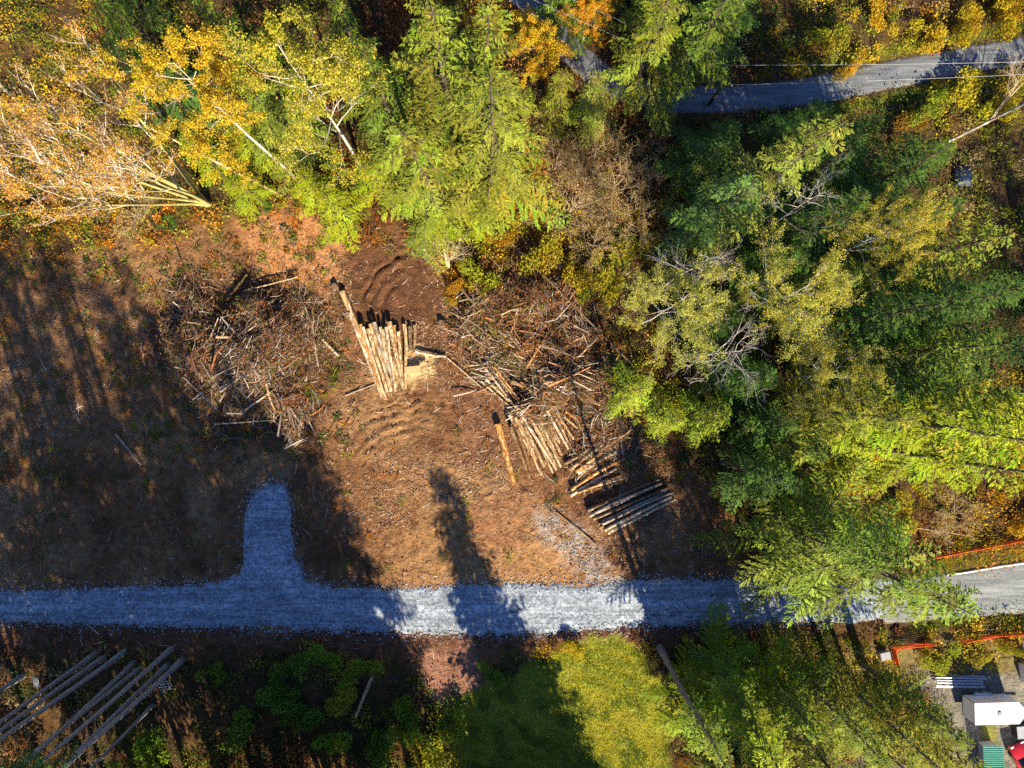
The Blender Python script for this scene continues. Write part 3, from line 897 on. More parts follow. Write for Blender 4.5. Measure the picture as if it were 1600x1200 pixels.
for k, px, py, h, R, c, lab, nm in TREES:
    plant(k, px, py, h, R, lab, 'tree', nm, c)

BL = [
    ('big_maple', 330, 322, 25, 5.0, (1.1, .9, .7), 'huge mossy maple with pale limbs and sparse orange leaves', 'maple_tree', 2.35),
    ('tall_yellow', 462, 280, 25, 3.8, (1.1, .98, .8), 'golden tree on a long pale bare trunk, upper left', 'alder_tree', None),
    ('yellow_tree', 568, 262, 25, 4.6, (1, 1.05, 1), 'golden green tree with pale branches at the top edge', 'cottonwood_tree', None),
    ('alder1', 1000, 505, 20, 3.9, (1, 1, 1), 'sparse yellow green alder right of the leaning dead trunk', 'alder_tree', None),
    ('alder2', 1128, 494, 22, 3.9, (1, 1, 1), 'yellow alder on a pale trunk amid the dark firs', 'alder_tree', None),
    ('alder1', 1240, 425, 22, 3.3, (1.15, 1.0, .7), 'ochre alder below the fallen grey snag', 'alder_tree', None),
    ('alder2', 1200, 590, 18, 3.2, (.9, .9, 1), 'thin dull yellow alder below the shaded firs', 'alder_tree', None),
    ('bare', 1058, 562, 20, 3.2, (1, 1, 1), 'leafless pale tree right of the sparse alder', 'bare_tree', None),
    ('bare', 1025, 455, 19, 3.0, (1, 1, 1), 'leafless greyish tree above the sparse alder', 'bare_tree', None),
    ('bare', 1150, 385, 20, 3.0, (1, 1, 1), 'leafless tree in front of the large fir', 'bare_tree', None),
    ('bare_bush', 890, 330, 6, 3.0, (1, 1, 1), 'bleached leafless bush above the leaning dead trunk', 'bare_bush', None),
    ('bare_bush', 865, 265, 4, 2.4, (1, 1, 1), 'tan leafless brush below the columnar cedars', 'bare_bush', None),
    ('bare_bush', 960, 300, 4.5, 2.8, (1, 1, 1), 'reddish tan leafless brush left of the blue green fir', 'bare_bush', None),
    ('bare_bush', 930, 245, 3.5, 2.6, (1, 1, 1), 'tan twiggy brush right below the columnar cedars', 'bare_bush', None),
    ('bare_bush', 985, 350, 3.5, 2.6, (1, 1, 1), 'brown twiggy brush left of the sparse alder top', 'bare_bush', None),
    ('bare_bush', 925, 385, 3.0, 2.4, (1, 1, 1), 'tan twiggy brush below the bleached bush', 'bare_bush', None),
    ('bare_bush', 1010, 265, 3.0, 2.4, (1, 1, 1), 'brown twiggy brush in the shade below the lane', 'bare_bush', None),
    ('bare_bush', 1470, 800, 3, 2.4, (1, 1, 1), 'tan leafless brush above the orange net fence', 'bare_bush', None),
    ('bare_bush', 225, 340, 4, 2.4, (1, 1, 1), 'twiggy low branches at the edge of the dirt under the maple', 'bare_bush', None),
    ('orange_tree', 842, 118, 9, 2.1, (1, 1.2, 1), 'golden orange maple left of the lane', 'maple_tree', None),
    ('orange_tree', 912, 60, 7, 1.7, (1, 1.0, 1), 'orange maple at the top edge above the lane', 'maple_tree', None),
    ('orange_tree', 818, 275, 4, 1.6, (1, .85, 1), 'small orange maple below the pale olive fir', 'maple_tree', None),
    ('orange_tree', 790, 300, 5, 1.9, (.9, 1.2, 1), 'small yellow maple next to the small orange one', 'maple_tree', None),
]
for k, px, py, h, R, c, lab, nm, rot in BL:
    plant(k, px, py, h, R, lab, 'bush' if 'bush' in nm else 'tree', nm, c, rot=rot)

# standing limbed trunks in the lower left corner
def NTH(i):
    n = i + 1
    return '%d%s' % (n, 'th' if 10 < n % 100 < 14 else {1: 'st', 2: 'nd', 3: 'rd'}.get(n % 10, 'th'))


ORD = ['first', 'second', 'third', 'fourth', 'fifth', 'sixth', 'seventh', 'eighth', 'ninth', 'tenth', 'eleventh', 'twelfth', 'thirteenth', 'fourteenth', 'fifteenth', 'sixteenth', 'seventeenth', 'eighteenth']
for i, (px, py, h, d) in enumerate([(34, 1058, 26, 1.0), (148, 1022, 30, 1.0), (161, 1028, 30, 1.0), (193, 1019, 31, 1.0), (208, 1037, 29, .85), (220, 1042, 28, .7), (264, 1036, 29, .8), (268, 1014, 30, .9), (285, 1030, 30, 1.15), (238, 1102, 24, .5)]):
    plant('bare_fir', px, py, h, 2.35 * (d ** .5), 'bare grey standing fir trunk below the gravel road, %s by its foot from the left' % ORD[i], 'tree', 'fir_tree', DK, 'bare trunked firs in the lower left corner', trunkcol=(.85, .85, .9), tilt=(rng.normal(.0, .012), .055 + rng.normal(0, .018)))

# firs beyond the lower edge: their shadows lie across the clearing
OFF = [(868, 1299, 22, 5.4), (915, 1310, 14, 4.2), (890, 1360, 21, 4.4), (345, 1208, 33, 4.4), (450, 1208, 32, 4.4), (400, 1212, 32, 4.2), (255, 1207, 33, 4.2), (835, 1320, 10, 4.2), (790, 1290, 6, 3.6), (776, 1300, 9, 4.0), (702, 1324, 26, 4.0), (672, 1290, 23, 4.0), (640, 1330, 27, 5.0), (615, 1270, 27, 4.6), (582, 1243, 29, 4.8), (520, 1225, 30, 4.8),
       (420, 1222, 31, 4.8), (355, 1250, 29, 4.6), (304, 1236, 28, 4.6), (221, 1239, 30, 4.8), (150, 1250, 27, 4.6), (80, 1240, 29, 4.4), (0, 1255, 30, 4.8),
       (628, 1345, 22, 4.6), (541, 1330, 22, 5.0), (470, 1300, 24, 4.6), (441, 1325, 21, 4.8), (250, 1319, 22, 4.8), (40, 1330, 24, 4.8),
       (480, 1222, 29, 4.8), (270, 1215, 30, 4.4), (-20, 1215, 31, 4.4), (560, 1290, 26, 5.0), (380, 1290, 26, 5.0), (190, 1290, 26, 5.0),
       (-60, 1200, 29, 4.6), (-110, 1120, 28, 4.4), (1160, 1290, 24, 4.4), (1200, 1340, 26, 4.6), (1260, 1330, 25, 4.4)]
kinds = ['fir1', 'fir3', 'fir5', 'fir2']
for i, (px, py, h, R) in enumerate(OFF):
    plant('low_fir' if 775 < px < 960 else ('dense_fir1', 'tall_fir', 'dense_fir2', 'tall_fir')[i % 4], px, py, h, R * (1.08 if px > 450 else .98), 'tall fir standing beyond the lower edge, known by its long shadow', 'tree', 'fir_tree', MID, 'firs beyond the lower edge')
OFF2 = [(-90, 60), (-60, 330), (-140, 200), (200, -90), (400, -60), (620, -40), (760, -90), (1120, -60), (1700, 300), (1720, 480), (1690, 640), (1740, 780), (1690, 900 - 140)]
for i, (px, py) in enumerate(OFF2):
    plant(kinds[(i + 1) % 4], px, py, 22 + (i % 4) * 2, 4.4, 'fir standing outside the picture, beyond its upper and side edges', 'tree', 'fir_tree', MID, 'firs beyond the upper and side edges')

# ------------------------------------------------------------------ undergrowth
PAL = dict(G=(0.095, 0.145, 0.026), L=(0.25, 0.27, 0.03), Y=(0.52, 0.36, 0.026), O=(0.48, 0.20, 0.028), B=(0.26, 0.125, 0.045), T=(0.36, 0.26, 0.14), R=(0.26, 0.085, 0.035), D=(0.055, 0.095, 0.028))
ANCH = [(60, 60, 'GYL'), (30, 200, 'YTL'), (120, 250, 'LGYL'), (60, 330, 'LYO'), (200, 330, 'YOL'), (220, 60, 'BLG'), (290, 130, 'DGB'), (250, 170, 'LGY'), (350, 180, 'GLY'),
        (330, 270, 'LGY'), (430, 200, 'GL'), (460, 240, 'YOB'), (420, 290, 'BO'), (480, 230, 'BG'), (380, 310, 'LG'), (480, 300, 'LY'), (560, 230, 'BR'), (430, 370, 'OBT'),
        (500, 380, 'OB'), (640, 380, 'BR'), (780, 330, 'YOL'), (800, 260, 'YL'), (820, 300, 'YOL'), (880, 350, 'TTYL'), (860, 250, 'TTB'), (960, 300, 'BTTL'), (900, 420, 'YLLO'),
        (720, 440, 'OLYY'), (760, 440, 'YLO'), (970, 420, 'LLGTY'), (1000, 250, 'DGB'), (1020, 200, 'DB'), (1080, 220, 'DBT'), (940, 30, 'OYL'), (1050, 60, 'DLG'), (1180, 60, 'BDG'),
        (1260, 80, 'DLY'), (1330, 80, 'LYL'), (1400, 60, 'YLL'), (1450, 30, 'TOYL'), (1560, 30, 'YYL'), (1520, 70, 'LY'), (1410, 200, 'DGBL'), (1440, 170, 'GL'), (1500, 150, 'YL'),
        (1550, 210, 'TLL'), (1560, 270, 'TGL'), (1400, 250, 'DG'), (1300, 400, 'DG'), (1450, 450, 'DG'), (1250, 550, 'DGL'), (1350, 690, 'YYTL'), (1320, 750, 'YTLL'), (1400, 790, 'YTLL'),
        (1500, 800, 'BYTL'), (1580, 800, 'YYO'), (1340, 820, 'YL'), (1260, 700, 'DG'), (1200, 760, 'DG'), (1450, 850, 'LBY'), (1250, 1000, 'LG'), (1400, 1050, 'LYB'), (1500, 1020, 'LYT'),
        (450, 1050, 'GLG'), (540, 1080, 'GYG'), (600, 1000, 'BG'), (660, 1030, 'GB'), (600, 1150, 'GL'), (700, 1170, 'LYG'), (430, 1180, 'DB'), (380, 1010, 'DB'), (330, 1100, 'GGBL'),
        (250, 1150, 'GLG'), (100, 1050, 'DBT'), (60, 1150, 'TDB'), (880, 1020, 'YL'), (1000, 1040, 'BLY'), (1100, 1050, 'DG'), (780, 1060, 'GD'), (1200, 1150, 'LYG'), (1300, 1150, 'LGB'),
        (860, 480, 'RBD'), (930, 540, 'OBD'), (1000, 520, 'LYB'), (700, 330, 'LG'), (100, 380, 'BOL'), (300, 360, 'BLO')]
AX = np.array([(a, b) for a, b, _ in ANCH], float)


def pick_cols(px, py, r, per):
    """palette per bush (nearest anchor, positions stirred by noise), then per leaf"""
    sx_ = px + r.normal(0, 26, len(px)); sy_ = py + r.normal(0, 26, len(px))
    i = np.argmin((sx_[:, None] - AX[None, :, 0]) ** 2 + (sy_[:, None] - AX[None, :, 1]) ** 2, 1)
    main = np.array([PAL[ANCH[k][2][int(r.integers(0, len(ANCH[k][2])))]] for k in i])
    c = np.repeat(main, per, 0)
    return c


def blocked(px, py):
    b = inside(px, py, CLEAR) | inside(px, py, GRAVEL_POLY) | inside(px, py, PAVE_POLY) | inside(px, py, LAWN) | (polydist(px, py, ROAD_TOP_C) < 27)
    b |= inside(px, py, [(1440, 1050), (1640, 1040), (1800, 1040), (1800, 1500), (1500, 1500), (1480, 1130)])
    b |= (polydist(px, py, GRAVEL_TOP) < 8) | (polydist(px, py, GRAVEL_BOT) < 10) | (polydist(px, py, PAVE_TOP) < 8) | (polydist(px, py, PAVE_BOT) < 6)
    return b


r = np.random.default_rng(77)
NB = 10800
bx = r.uniform(-120, 1720, NB); by = r.uniform(-90, 1300, NB)
keep = ~blocked(bx, by)
# thinner cover in the bare litter of the lower left
thin = inside(bx, by, [(-200, 1000), (420, 1000), (420, 1130), (-200, 1300)]) | inside(bx, by, [(590, 1000), (760, 1000), (690, 1090), (590, 1090)]) | inside(bx, by, [(370, 320), (530, 330), (530, 400), (370, 400)])
keep &= ~(thin & (r.random(NB) < .45))
bx, by = bx[keep], by[keep]
NB = len(bx)
PER = 56
X0 = (bx - 800) / PPM; Y0 = (600 - by) / PPM
Z0 = height(X0, Y0)
br = r.uniform(.42, 1.42, NB) * (0.7 + .6 * fbm(X0, Y0, .15, 2))
bh = br * r.uniform(.6, 1.5, NB)
cols = pick_cols(bx, by, r, PER)
N = NB * PER
d = nrm(r.normal(0, 1, (N, 3))); d[:, 2] = np.abs(d[:, 2])
f = r.random((N, 1)) ** .5
cen = np.repeat(np.stack([X0, Y0, Z0], 1), PER, 0)
rad = np.repeat(np.stack([br, br, bh], 1), PER, 0)
p = cen + d * f * rad
ls = np.repeat(r.uniform(.12, .26, NB), PER) * r.uniform(.7, 1.35, N)
dd = d * .7 + r.normal(0, .6, (N, 3)); nn_ = d * .5 + r.normal(0, .4, (N, 3)); nn_[:, 2] += .8
asp = np.repeat(np.where(r.random(NB) < .35, .25, .7), PER)
cols = cols * np.repeat(r.uniform(.7, 1.3, NB), PER)[:, None] * r.uniform(.6, 1.4, (N, 1))
v, qd, c = kites(p, dd, nn_, ls * np.where(asp < .5, 1.8, 1), ls * asp, np.clip(cols, 0, .9), .15, .1)
o = link('undergrowth', mesh_np('undergrowth', v, qd, col=c, mat=M_under), kind='stuff')
tag(o, 'autumn undergrowth of brambles, ferns and low leaves under the trees', 'undergrowth')

# lawn and verge grass
r = np.random.default_rng(78)
N = 90000
gx0 = r.uniform(640, 1120, N); gy0 = r.uniform(990, 1330, N)
wxx = gx0 + r.normal(0, 6, N)
k = inside(wxx, gy0, LAWN)
gx1, gy1 = gx0[k], gy0[k]
vx = r.uniform(1250, 1700, 26000); vd = r.uniform(-95, 250, 26000)
dv = polydist(vx, vd, ROAD_TOP_C)
k = (dv > 27) & (dv < 48)
gx1 = np.concatenate([gx1, vx[k]]); gy1 = np.concatenate([gy1, vd[k]])
vx = r.uniform(1420, 1750, 26000); vd = r.uniform(840, 1010, 26000)
k = ((polydist(vx, vd, PAVE_TOP) < 20) | (polydist(vx, vd, PAVE_BOT) < 18)) & ~inside(vx, vd, PAVE_POLY)
gx1 = np.concatenate([gx1, vx[k]]); gy1 = np.concatenate([gy1, vd[k]])
N = len(gx1)
X0 = (gx1 - 800) / PPM; Y0 = (600 - gy1) / PPM
az = r.uniform(0, 6.28, N)
dd = np.stack([np.cos(az) * .8, np.sin(az) * .8, r.uniform(.3, 1.1, N)], 1)
nn_ = np.stack([-np.cos(az), -np.sin(az), np.full(N, .8)], 1) + r.normal(0, .2, (N, 3))
mixv = np.clip(fbm(X0, Y0, .45, 4) * 4 - 1.5 + .35 * np.sin((X0 * .35 + Y0) * 4.2), 0, 1)[:, None]
weed = (fbm(X0 + 70, Y0, .8, 3) > .62)[:, None]
gc = np.where(weed, np.array([[.16, .22, .03]]), np.array([[0.25, 0.30, 0.025]]) * mixv + np.array([[0.50, 0.44, 0.04]]) * (1 - mixv)) * r.uniform(.6, 1.4, (N, 1))
v, qd, c = kites(np.stack([X0, Y0, height(X0, Y0) - .01], 1), dd, nn_, r.uniform(.10, .30, N) * np.where(weed[:, 0], 1.7, 1), r.uniform(.03, .06, N), gc, .1, .1)
o = link('grass', mesh_np('grass', v, qd, col=c, mat=M_under), kind='stuff')
tag(o, 'yellow green grass of the lawn and the road verges', 'grass')


# ------------------------------------------------------------------ slash, sticks and chips
def sticks(px, py, zbase, zspread, r, L, rad, cols, az=None, tilt=.18, ns=3):
    N = len(px)
    x = (px - 800) / PPM; y = (600 - py) / PPM
    az = r.uniform(0, 6.28, N) if az is None else az
    el = r.normal(0, tilt, N)
    d = np.stack([np.cos(az) * np.cos(el), np.sin(az) * np.cos(el), np.sin(el)], 1)
    c = np.stack([x, y, zbase + r.random(N) * zspread], 1)
    p0 = c - d * L[:, None] / 2; p1 = c + d * L[:, None] / 2
    kink = r.normal(0, .08, (N, 3)) * L[:, None]
    mid = c + kink
    a = tubes(p0, mid, rad, rad * .8, cols, ns)
    b = tubes(mid, p1, rad * .8, rad * .4, cols, ns)
    return join([a, b])


WOODC = np.array([(0.42, 0.38, 0.36), (0.30, 0.23, 0.18), (0.24, 0.13, 0.08), (0.40, 0.27, 0.17), (0.33, 0.14, 0.06), (0.52, 0.45, 0.38), (0.16, 0.11, 0.08)])


def pile(name, ctr, rx, ry, hgt, nclump, r, label, weights, rotd=0.0, flow=None):
    """a heap of slash: local bundles that lie their own way, with gaps between"""
    a = r.uniform(0, 6.28, nclump); q_ = r.random(nclump) ** .6
    u = np.cos(a) * q_; w = np.sin(a) * q_
    cr, sr = math.cos(rotd), math.sin(rotd)
    px = ctr[0] + rx * u * cr - ry * w * sr; py = ctr[1] + rx * u * sr + ry * w * cr
    px += (fbm(px, py, .02, 3) - .5) * 190; py += (fbm(px + 500, py, .02, 3) - .5) * 190
    per = np.clip(r.lognormal(2.7, .7, nclump), 4, 70).astype(int)
    ix = np.repeat(np.arange(nclump), per); n = len(ix)
    sp = r.uniform(5, 20, nclump)
    sx_ = px[ix] + r.normal(0, 1, n) * sp[ix]; sy_ = py[ix] + r.normal(0, 1, n) * sp[ix]
    X0 = (sx_ - 800) / PPM; Y0 = (600 - sy_) / PPM
    lump = (.35 + 1.1 * fbm(X0, Y0, .4, 3)) * hgt
    q2 = np.clip(1 - q_ ** 2, .05, 1)[ix]
    caz = r.uniform(0, 3.14, nclump) if flow is None else flow + r.normal(0, .6, nclump)
    az = caz[ix] + r.normal(0, 1, n) * np.where(r.random(nclump) < .5, .25, .9)[ix]
    cL = np.clip(r.lognormal(-.25, .55, nclump), .3, 3.2)
    L = np.clip(cL[ix] * r.lognormal(-.15, .4, n), .2, 4.5)
    rad = np.clip(.009 + .014 * L * r.uniform(.4, 1.9, n), .009, .11)
    wgt = np.array(weights) / sum(weights)
    k1 = r.choice(len(WOODC), nclump, p=wgt)[ix]
    k2 = np.where(r.random(n) < .4, r.choice(len(WOODC), n, p=wgt), k1)
    cl_ = WOODC[k2] * r.uniform(.4, 1.15, (n, 1))
    zb = height(X0, Y0) + q2 * lump * r.random(n) ** .7 + .03
    v, qd, c = sticks(sx_, sy_, zb, .05, r, L, rad, cl_, az, .2)
    parts = [(v, qd, c)]
    # dried needles and broken fronds still on the slash
    m = int(n * 4.5)
    ii = r.integers(0, n, m)
    pb = np.stack([X0[ii], Y0[ii], zb[ii]], 1) + r.normal(0, .22, (m, 3)) * np.array([1, 1, .4])
    dd = np.stack([np.cos(az[ii]), np.sin(az[ii]), r.normal(0, .2, m)], 1) + r.normal(0, .5, (m, 3))
    fc = np.array([(0.40, 0.16, 0.055), (0.22, 0.12, 0.06), (0.34, 0.20, 0.10), (0.16, 0.18, 0.035), (0.12, 0.085, 0.05)])
    kk = r.integers(0, 5, nclump)[ix][ii]
    o = link(name, mesh_np(name, v, qd, col=c, mat=M_stick), kind='stuff')
    tag(o, label, 'brush pile')
    v, qd, c = kites(pb, dd, r.normal(0, .5, (m, 3)) + np.array([0, 0, 1.]), r.uniform(.12, .5, m), r.uniform(.03, .11, m), fc[kk] * r.uniform(.6, 1.4, (m, 1)), .1, .1)
    f = link('dry_needles', mesh_np('dry_needles', v, qd, col=c, mat=M_under), o, kind='stuff')


r = np.random.default_rng(90)
pile('brush_pile', (375, 565), 96, 96, 1.9, 800, r, 'wide heap of grey and brown slash on the shaded left dirt', (3, 4, 4, 2, 2, 2, 8))
pile('brush_pile', (880, 575), 125, 58, 1.6, 660, r, 'reddish slash heap between the log piles and the forest edge', (2, 4, 5, 3, 6, 2, 5), .62, -.6)
pile('brush_pile', (820, 495), 52, 55, 1.5, 300, r, 'rust coloured slash heap below the leaning dead trunk', (1, 2, 4, 2, 7, 1, 3))
pile('brush_pile', (955, 680), 75, 50, .8, 160, r, 'low tangle of twigs above the two small log stacks', (3, 3, 3, 2, 2, 2, 4), .5)

# loose chips, bark and twigs scattered over the worked earth
N = 62000
px = r.uniform(-60, 1260, N); py = r.uniform(340, 1090, N)
cl_ = inside(px + r.normal(0, 10, N), py + r.normal(0, 10, N), CLEAR) & ~(soft(px, py, GRAVEL_POLY, 1) > 0)
dens = .25 + .75 * np.clip(fbm(px / 16, py / 16, .22, 3) * 5 - 2.1, 0, 1)
dens = dens * np.where(inside(px, py, [(-60, 700), (640, 700), (640, 905), (-60, 905)]), .35, 1) * np.where(py > 985, .5, 1)
dens = np.maximum(dens, inside(px, py, [(540, 380), (760, 420), (960, 640), (950, 800), (830, 900), (720, 880), (640, 740), (560, 640)]) * .75)
dens = dens * np.where(sum(inside(px, py, p_) for p_ in [[(540, 390), (620, 375), (690, 420), (690, 500), (560, 500)], [(550, 610), (740, 610), (735, 700), (560, 700)], [(690, 800), (850, 790), (910, 915), (600, 915), (620, 860)]]) > 0, .3, .75)
cl_ &= r.random(N) < dens
px, py = px[cl_], py[cl_]; N = len(px)
X0 = (px - 800) / PPM; Y0 = (600 - py) / PPM
L = np.clip(r.lognormal(-1.1, .6, N), .12, 2.2); rad = np.clip(.012 + .012 * L, .012, .04)
ccc = WOODC[r.choice(7, N, p=np.array((2, 3, 3, 4, 4, 3, 2)) / 21)] * r.uniform(.7, 1.3, (N, 1))
v, qd, c = sticks(px, py, height(X0, Y0) + .02, .03, r, L, rad, ccc, None, .08)
M_ = 26000
bx_ = r.uniform(530, 1010, M_); by_ = r.uniform(380, 920, M_)
QUIET = [[(540, 390), (620, 375), (690, 420), (690, 500), (560, 500)], [(550, 610), (740, 610), (735, 700), (560, 700)], [(690, 800), (850, 790), (910, 915), (600, 915), (620, 860)]]
quiet = sum(inside(bx_, by_, p_) for p_ in QUIET) > 0
kk = inside(bx_, by_, CLEAR) & ~(soft(bx_, by_, GRAVEL_POLY, 4) > 0) & (r.random(M_) < np.clip(fbm(bx_ / 16 + 40, by_ / 16, .28, 3) * 5 - 2.1, .05, 1) * np.where(quiet, .15, 1))
bx_, by_ = bx_[kk], by_[kk]; M_ = len(bx_)
xx_ = (bx_ - 800) / PPM; yy_ = (600 - by_) / PPM
az_ = r.uniform(0, 6.28, M_)
bc_ = np.array([(.34, .15, .07), (.40, .23, .12), (.46, .34, .21), (.18, .10, .06), (.52, .43, .32)])[r.choice(5, M_, p=(.24, .26, .2, .2, .10))] * r.uniform(.6, 1.3, (M_, 1))
chips = kites(np.stack([xx_, yy_, height(xx_, yy_) + .03], 1), np.stack([np.cos(az_), np.sin(az_), r.normal(0, .12, M_)], 1), r.normal(0, .3, (M_, 3)) + np.array([0, 0, 1.]), r.uniform(.12, .45, M_), r.uniform(.03, .10, M_), bc_, .1, 0)
v, qd, c = join([(v, qd, c), chips])
o = link('wood_debris', mesh_np('wood_debris', v, qd, col=c, mat=M_stick), kind='stuff')
tag(o, 'twigs, bark and chips strewn over the bare brown earth', 'debris')

def lumps(px, py, r, size, cols, sink=.3):
    N = len(px)
    x = (px - 800) / PPM; y = (600 - py) / PPM
    oc = np.array([(1, 0, 0), (0, 1, 0), (-1, 0, 0), (0, -1, 0), (0, 0, .8), (0, 0, -.8)], float)
    v = oc[None] * size[:, None, None] * r.uniform(.6, 1.4, (N, 6, 1))
    a = r.uniform(0, 6.28, N); ca, sa = np.cos(a)[:, None], np.sin(a)[:, None]
    vx, vy = v[..., 0] * ca - v[..., 1] * sa, v[..., 0] * sa + v[..., 1] * ca
    z = height(x, y) + size * sink
    v = np.stack([vx + x[:, None], vy + y[:, None], v[..., 2] + z[:, None]], -1)
    f = np.array([(0, 1, 4), (1, 2, 4), (2, 3, 4), (3, 0, 4), (1, 0, 5), (2, 1, 5), (3, 2, 5), (0, 3, 5)])
    t = (np.arange(N)[:, None, None] * 6 + f[None]).reshape(-1, 3)
    return v.reshape(-1, 3), t, np.repeat(cols, 6, 0)


N = 70000
px = r.uniform(-60, 1260, N); py = r.uniform(350, 1090, N)
k = inside(px, py, CLEAR) & ~(soft(px, py, GRAVEL_POLY, 3) > 0)
k &= r.random(N) < np.clip(fbm(px / 16, py / 16, .3, 3) * 4 - 1.3, .08, 1)
k &= r.random(len(px)) < .5
px, py = px[k], py[k]; N = len(px)
v, t, c = lumps(px, py, r, np.clip(r.lognormal(-3.3, .5, N), .02, .10), np.array([[.17, .082, .038]]) * r.uniform(.5, 1.5, (N, 1)))
o = link('soil_clods', mesh_np('soil_clods', v, t=t, col=c, mat=M_stick), kind='stuff')
tag(o, 'clods of brown soil strewn over the cleared ground', 'soil')
N = 60000
px = r.uniform(-60, 1300, N); py = r.uniform(740, 1010, N)
de = np.minimum(polydist(px, py, GRAVEL_TOP), polydist(px, py, GRAVEL_BOT))
k = (r.random(N) < np.exp(-de / 5.0)) | (inside(px + r.normal(0, 8, N), py + r.normal(0, 8, N), PATCH) & (r.random(N) < .3))
px, py = px[k], py[k]; N = len(px)
v, t, c = lumps(px, py, r, r.uniform(.03, .085, N), np.array([[.34, .39, .46]]) * r.uniform(.35, 1.5, (N, 1)), .6)
v[:, 2] += np.repeat(np.where(inside(px, py, GRAVEL_POLY), .09, 0), 6)
o = link('loose_gravel', mesh_np('loose_gravel', v, t=t, col=c, mat=M_stick), kind='stuff')
tag(o, 'loose grey stones along the gravel edges and on the diagonal track', 'gravel')

# dried fronds and low weeds on the clearing margins
N0 = 4200
px = r.uniform(-60, 1260, N0); py = r.uniform(340, 1010, N0)
e = polydist(px, py, CLEAR, True)
ok = inside(px, py, CLEAR) & ~(soft(px, py, GRAVEL_POLY, 14) > 0)
pr_ = np.where(e < 45, .9, .08)
pr_ = np.maximum(pr_, inside(px, py, [(170, 400), (540, 400), (560, 640), (540, 720), (200, 720)]) * .8)
pr_ = np.maximum(pr_, inside(px, py, [(-60, 400), (250, 400), (230, 760), (-60, 760)]) * .35)
pr_ = np.where(inside(px, py, [(535, 395), (690, 400), (700, 610), (560, 660)]), 0.0, pr_)
pr_ = np.where(inside(px, py, [(-60, 985), (1260, 985), (1260, 1015), (-60, 1015)]), .1, pr_)
ok &= r.random(N0) < pr_
px, py = px[ok], py[ok]; NB = len(px); PER = 34
X0 = (px - 800) / PPM; Y0 = (600 - py) / PPM
N = NB * PER
d = nrm(r.normal(0, 1, (N, 3))); d[:, 2] = np.abs(d[:, 2]) * .6
br = np.repeat(r.uniform(.2, .6, NB), PER)[:, None]
p = np.repeat(np.stack([X0, Y0, height(X0, Y0)], 1), PER, 0) + d * br * r.random((N, 1)) ** .5
mixp = np.array([PAL['B'], PAL['T'], PAL['L'], PAL['G'], PAL['O'], PAL['D']])[r.choice(6, NB, p=(.26, .14, .18, .2, .12, .1))]
cc_ = np.repeat(mixp, PER, 0) * r.uniform(.6, 1.4, (N, 1))
v, qd, c = kites(p, d + r.normal(0, .4, (N, 3)), r.normal(0, .4, (N, 3)) + np.array([0, 0, 1.]), r.uniform(.15, .4, N), r.uniform(.04, .12, N), cc_, .1, .1)
o = link('weeds', mesh_np('weeds', v, qd, col=c, mat=M_under), kind='stuff')
tag(o, 'dry weeds and fern tufts along the edges of the clearing', 'weeds')

# fallen leaves blown on to the paved lanes
N = 9000
px = r.uniform(880, 1700, N); py = r.uniform(40, 1000, N)
dl = polydist(px, py, ROAD_TOP_C)
k = ((dl < 24) & (r.random(N) < .25 + .75 * (dl > 14))) | (inside(px, py, PAVE_POLY) & (np.minimum(polydist(px, py, PAVE_TOP), polydist(px, py, PAVE_BOT)) < 9))
px, py, dl = px[k], py[k], dl[k]; N = len(px)
az = r.uniform(0, 6.28, N)
zz = np.where(dl < 30, .115, .135)
v, qd, c = kites(np.stack([(px - 800) / PPM, (600 - py) / PPM, zz], 1), np.stack([np.cos(az), np.sin(az), r.normal(0, .1, N)], 1), r.normal(0, .2, (N, 3)) + np.array([0, 0, 1.]), r.uniform(.08, .2, N), r.uniform(.06, .14, N),
                 np.array([PAL['Y'], PAL['O'], PAL['B'], PAL['T']])[r.integers(0, 4, N)] * r.uniform(.6, 1.2, (N, 1)), .1, 0)
o = link('fallen_leaves', mesh_np('fallen_leaves', v, qd, col=c, mat=M_under), kind='stuff')
tag(o, 'yellow and brown fallen leaves along the paved lane edges', 'leaves')

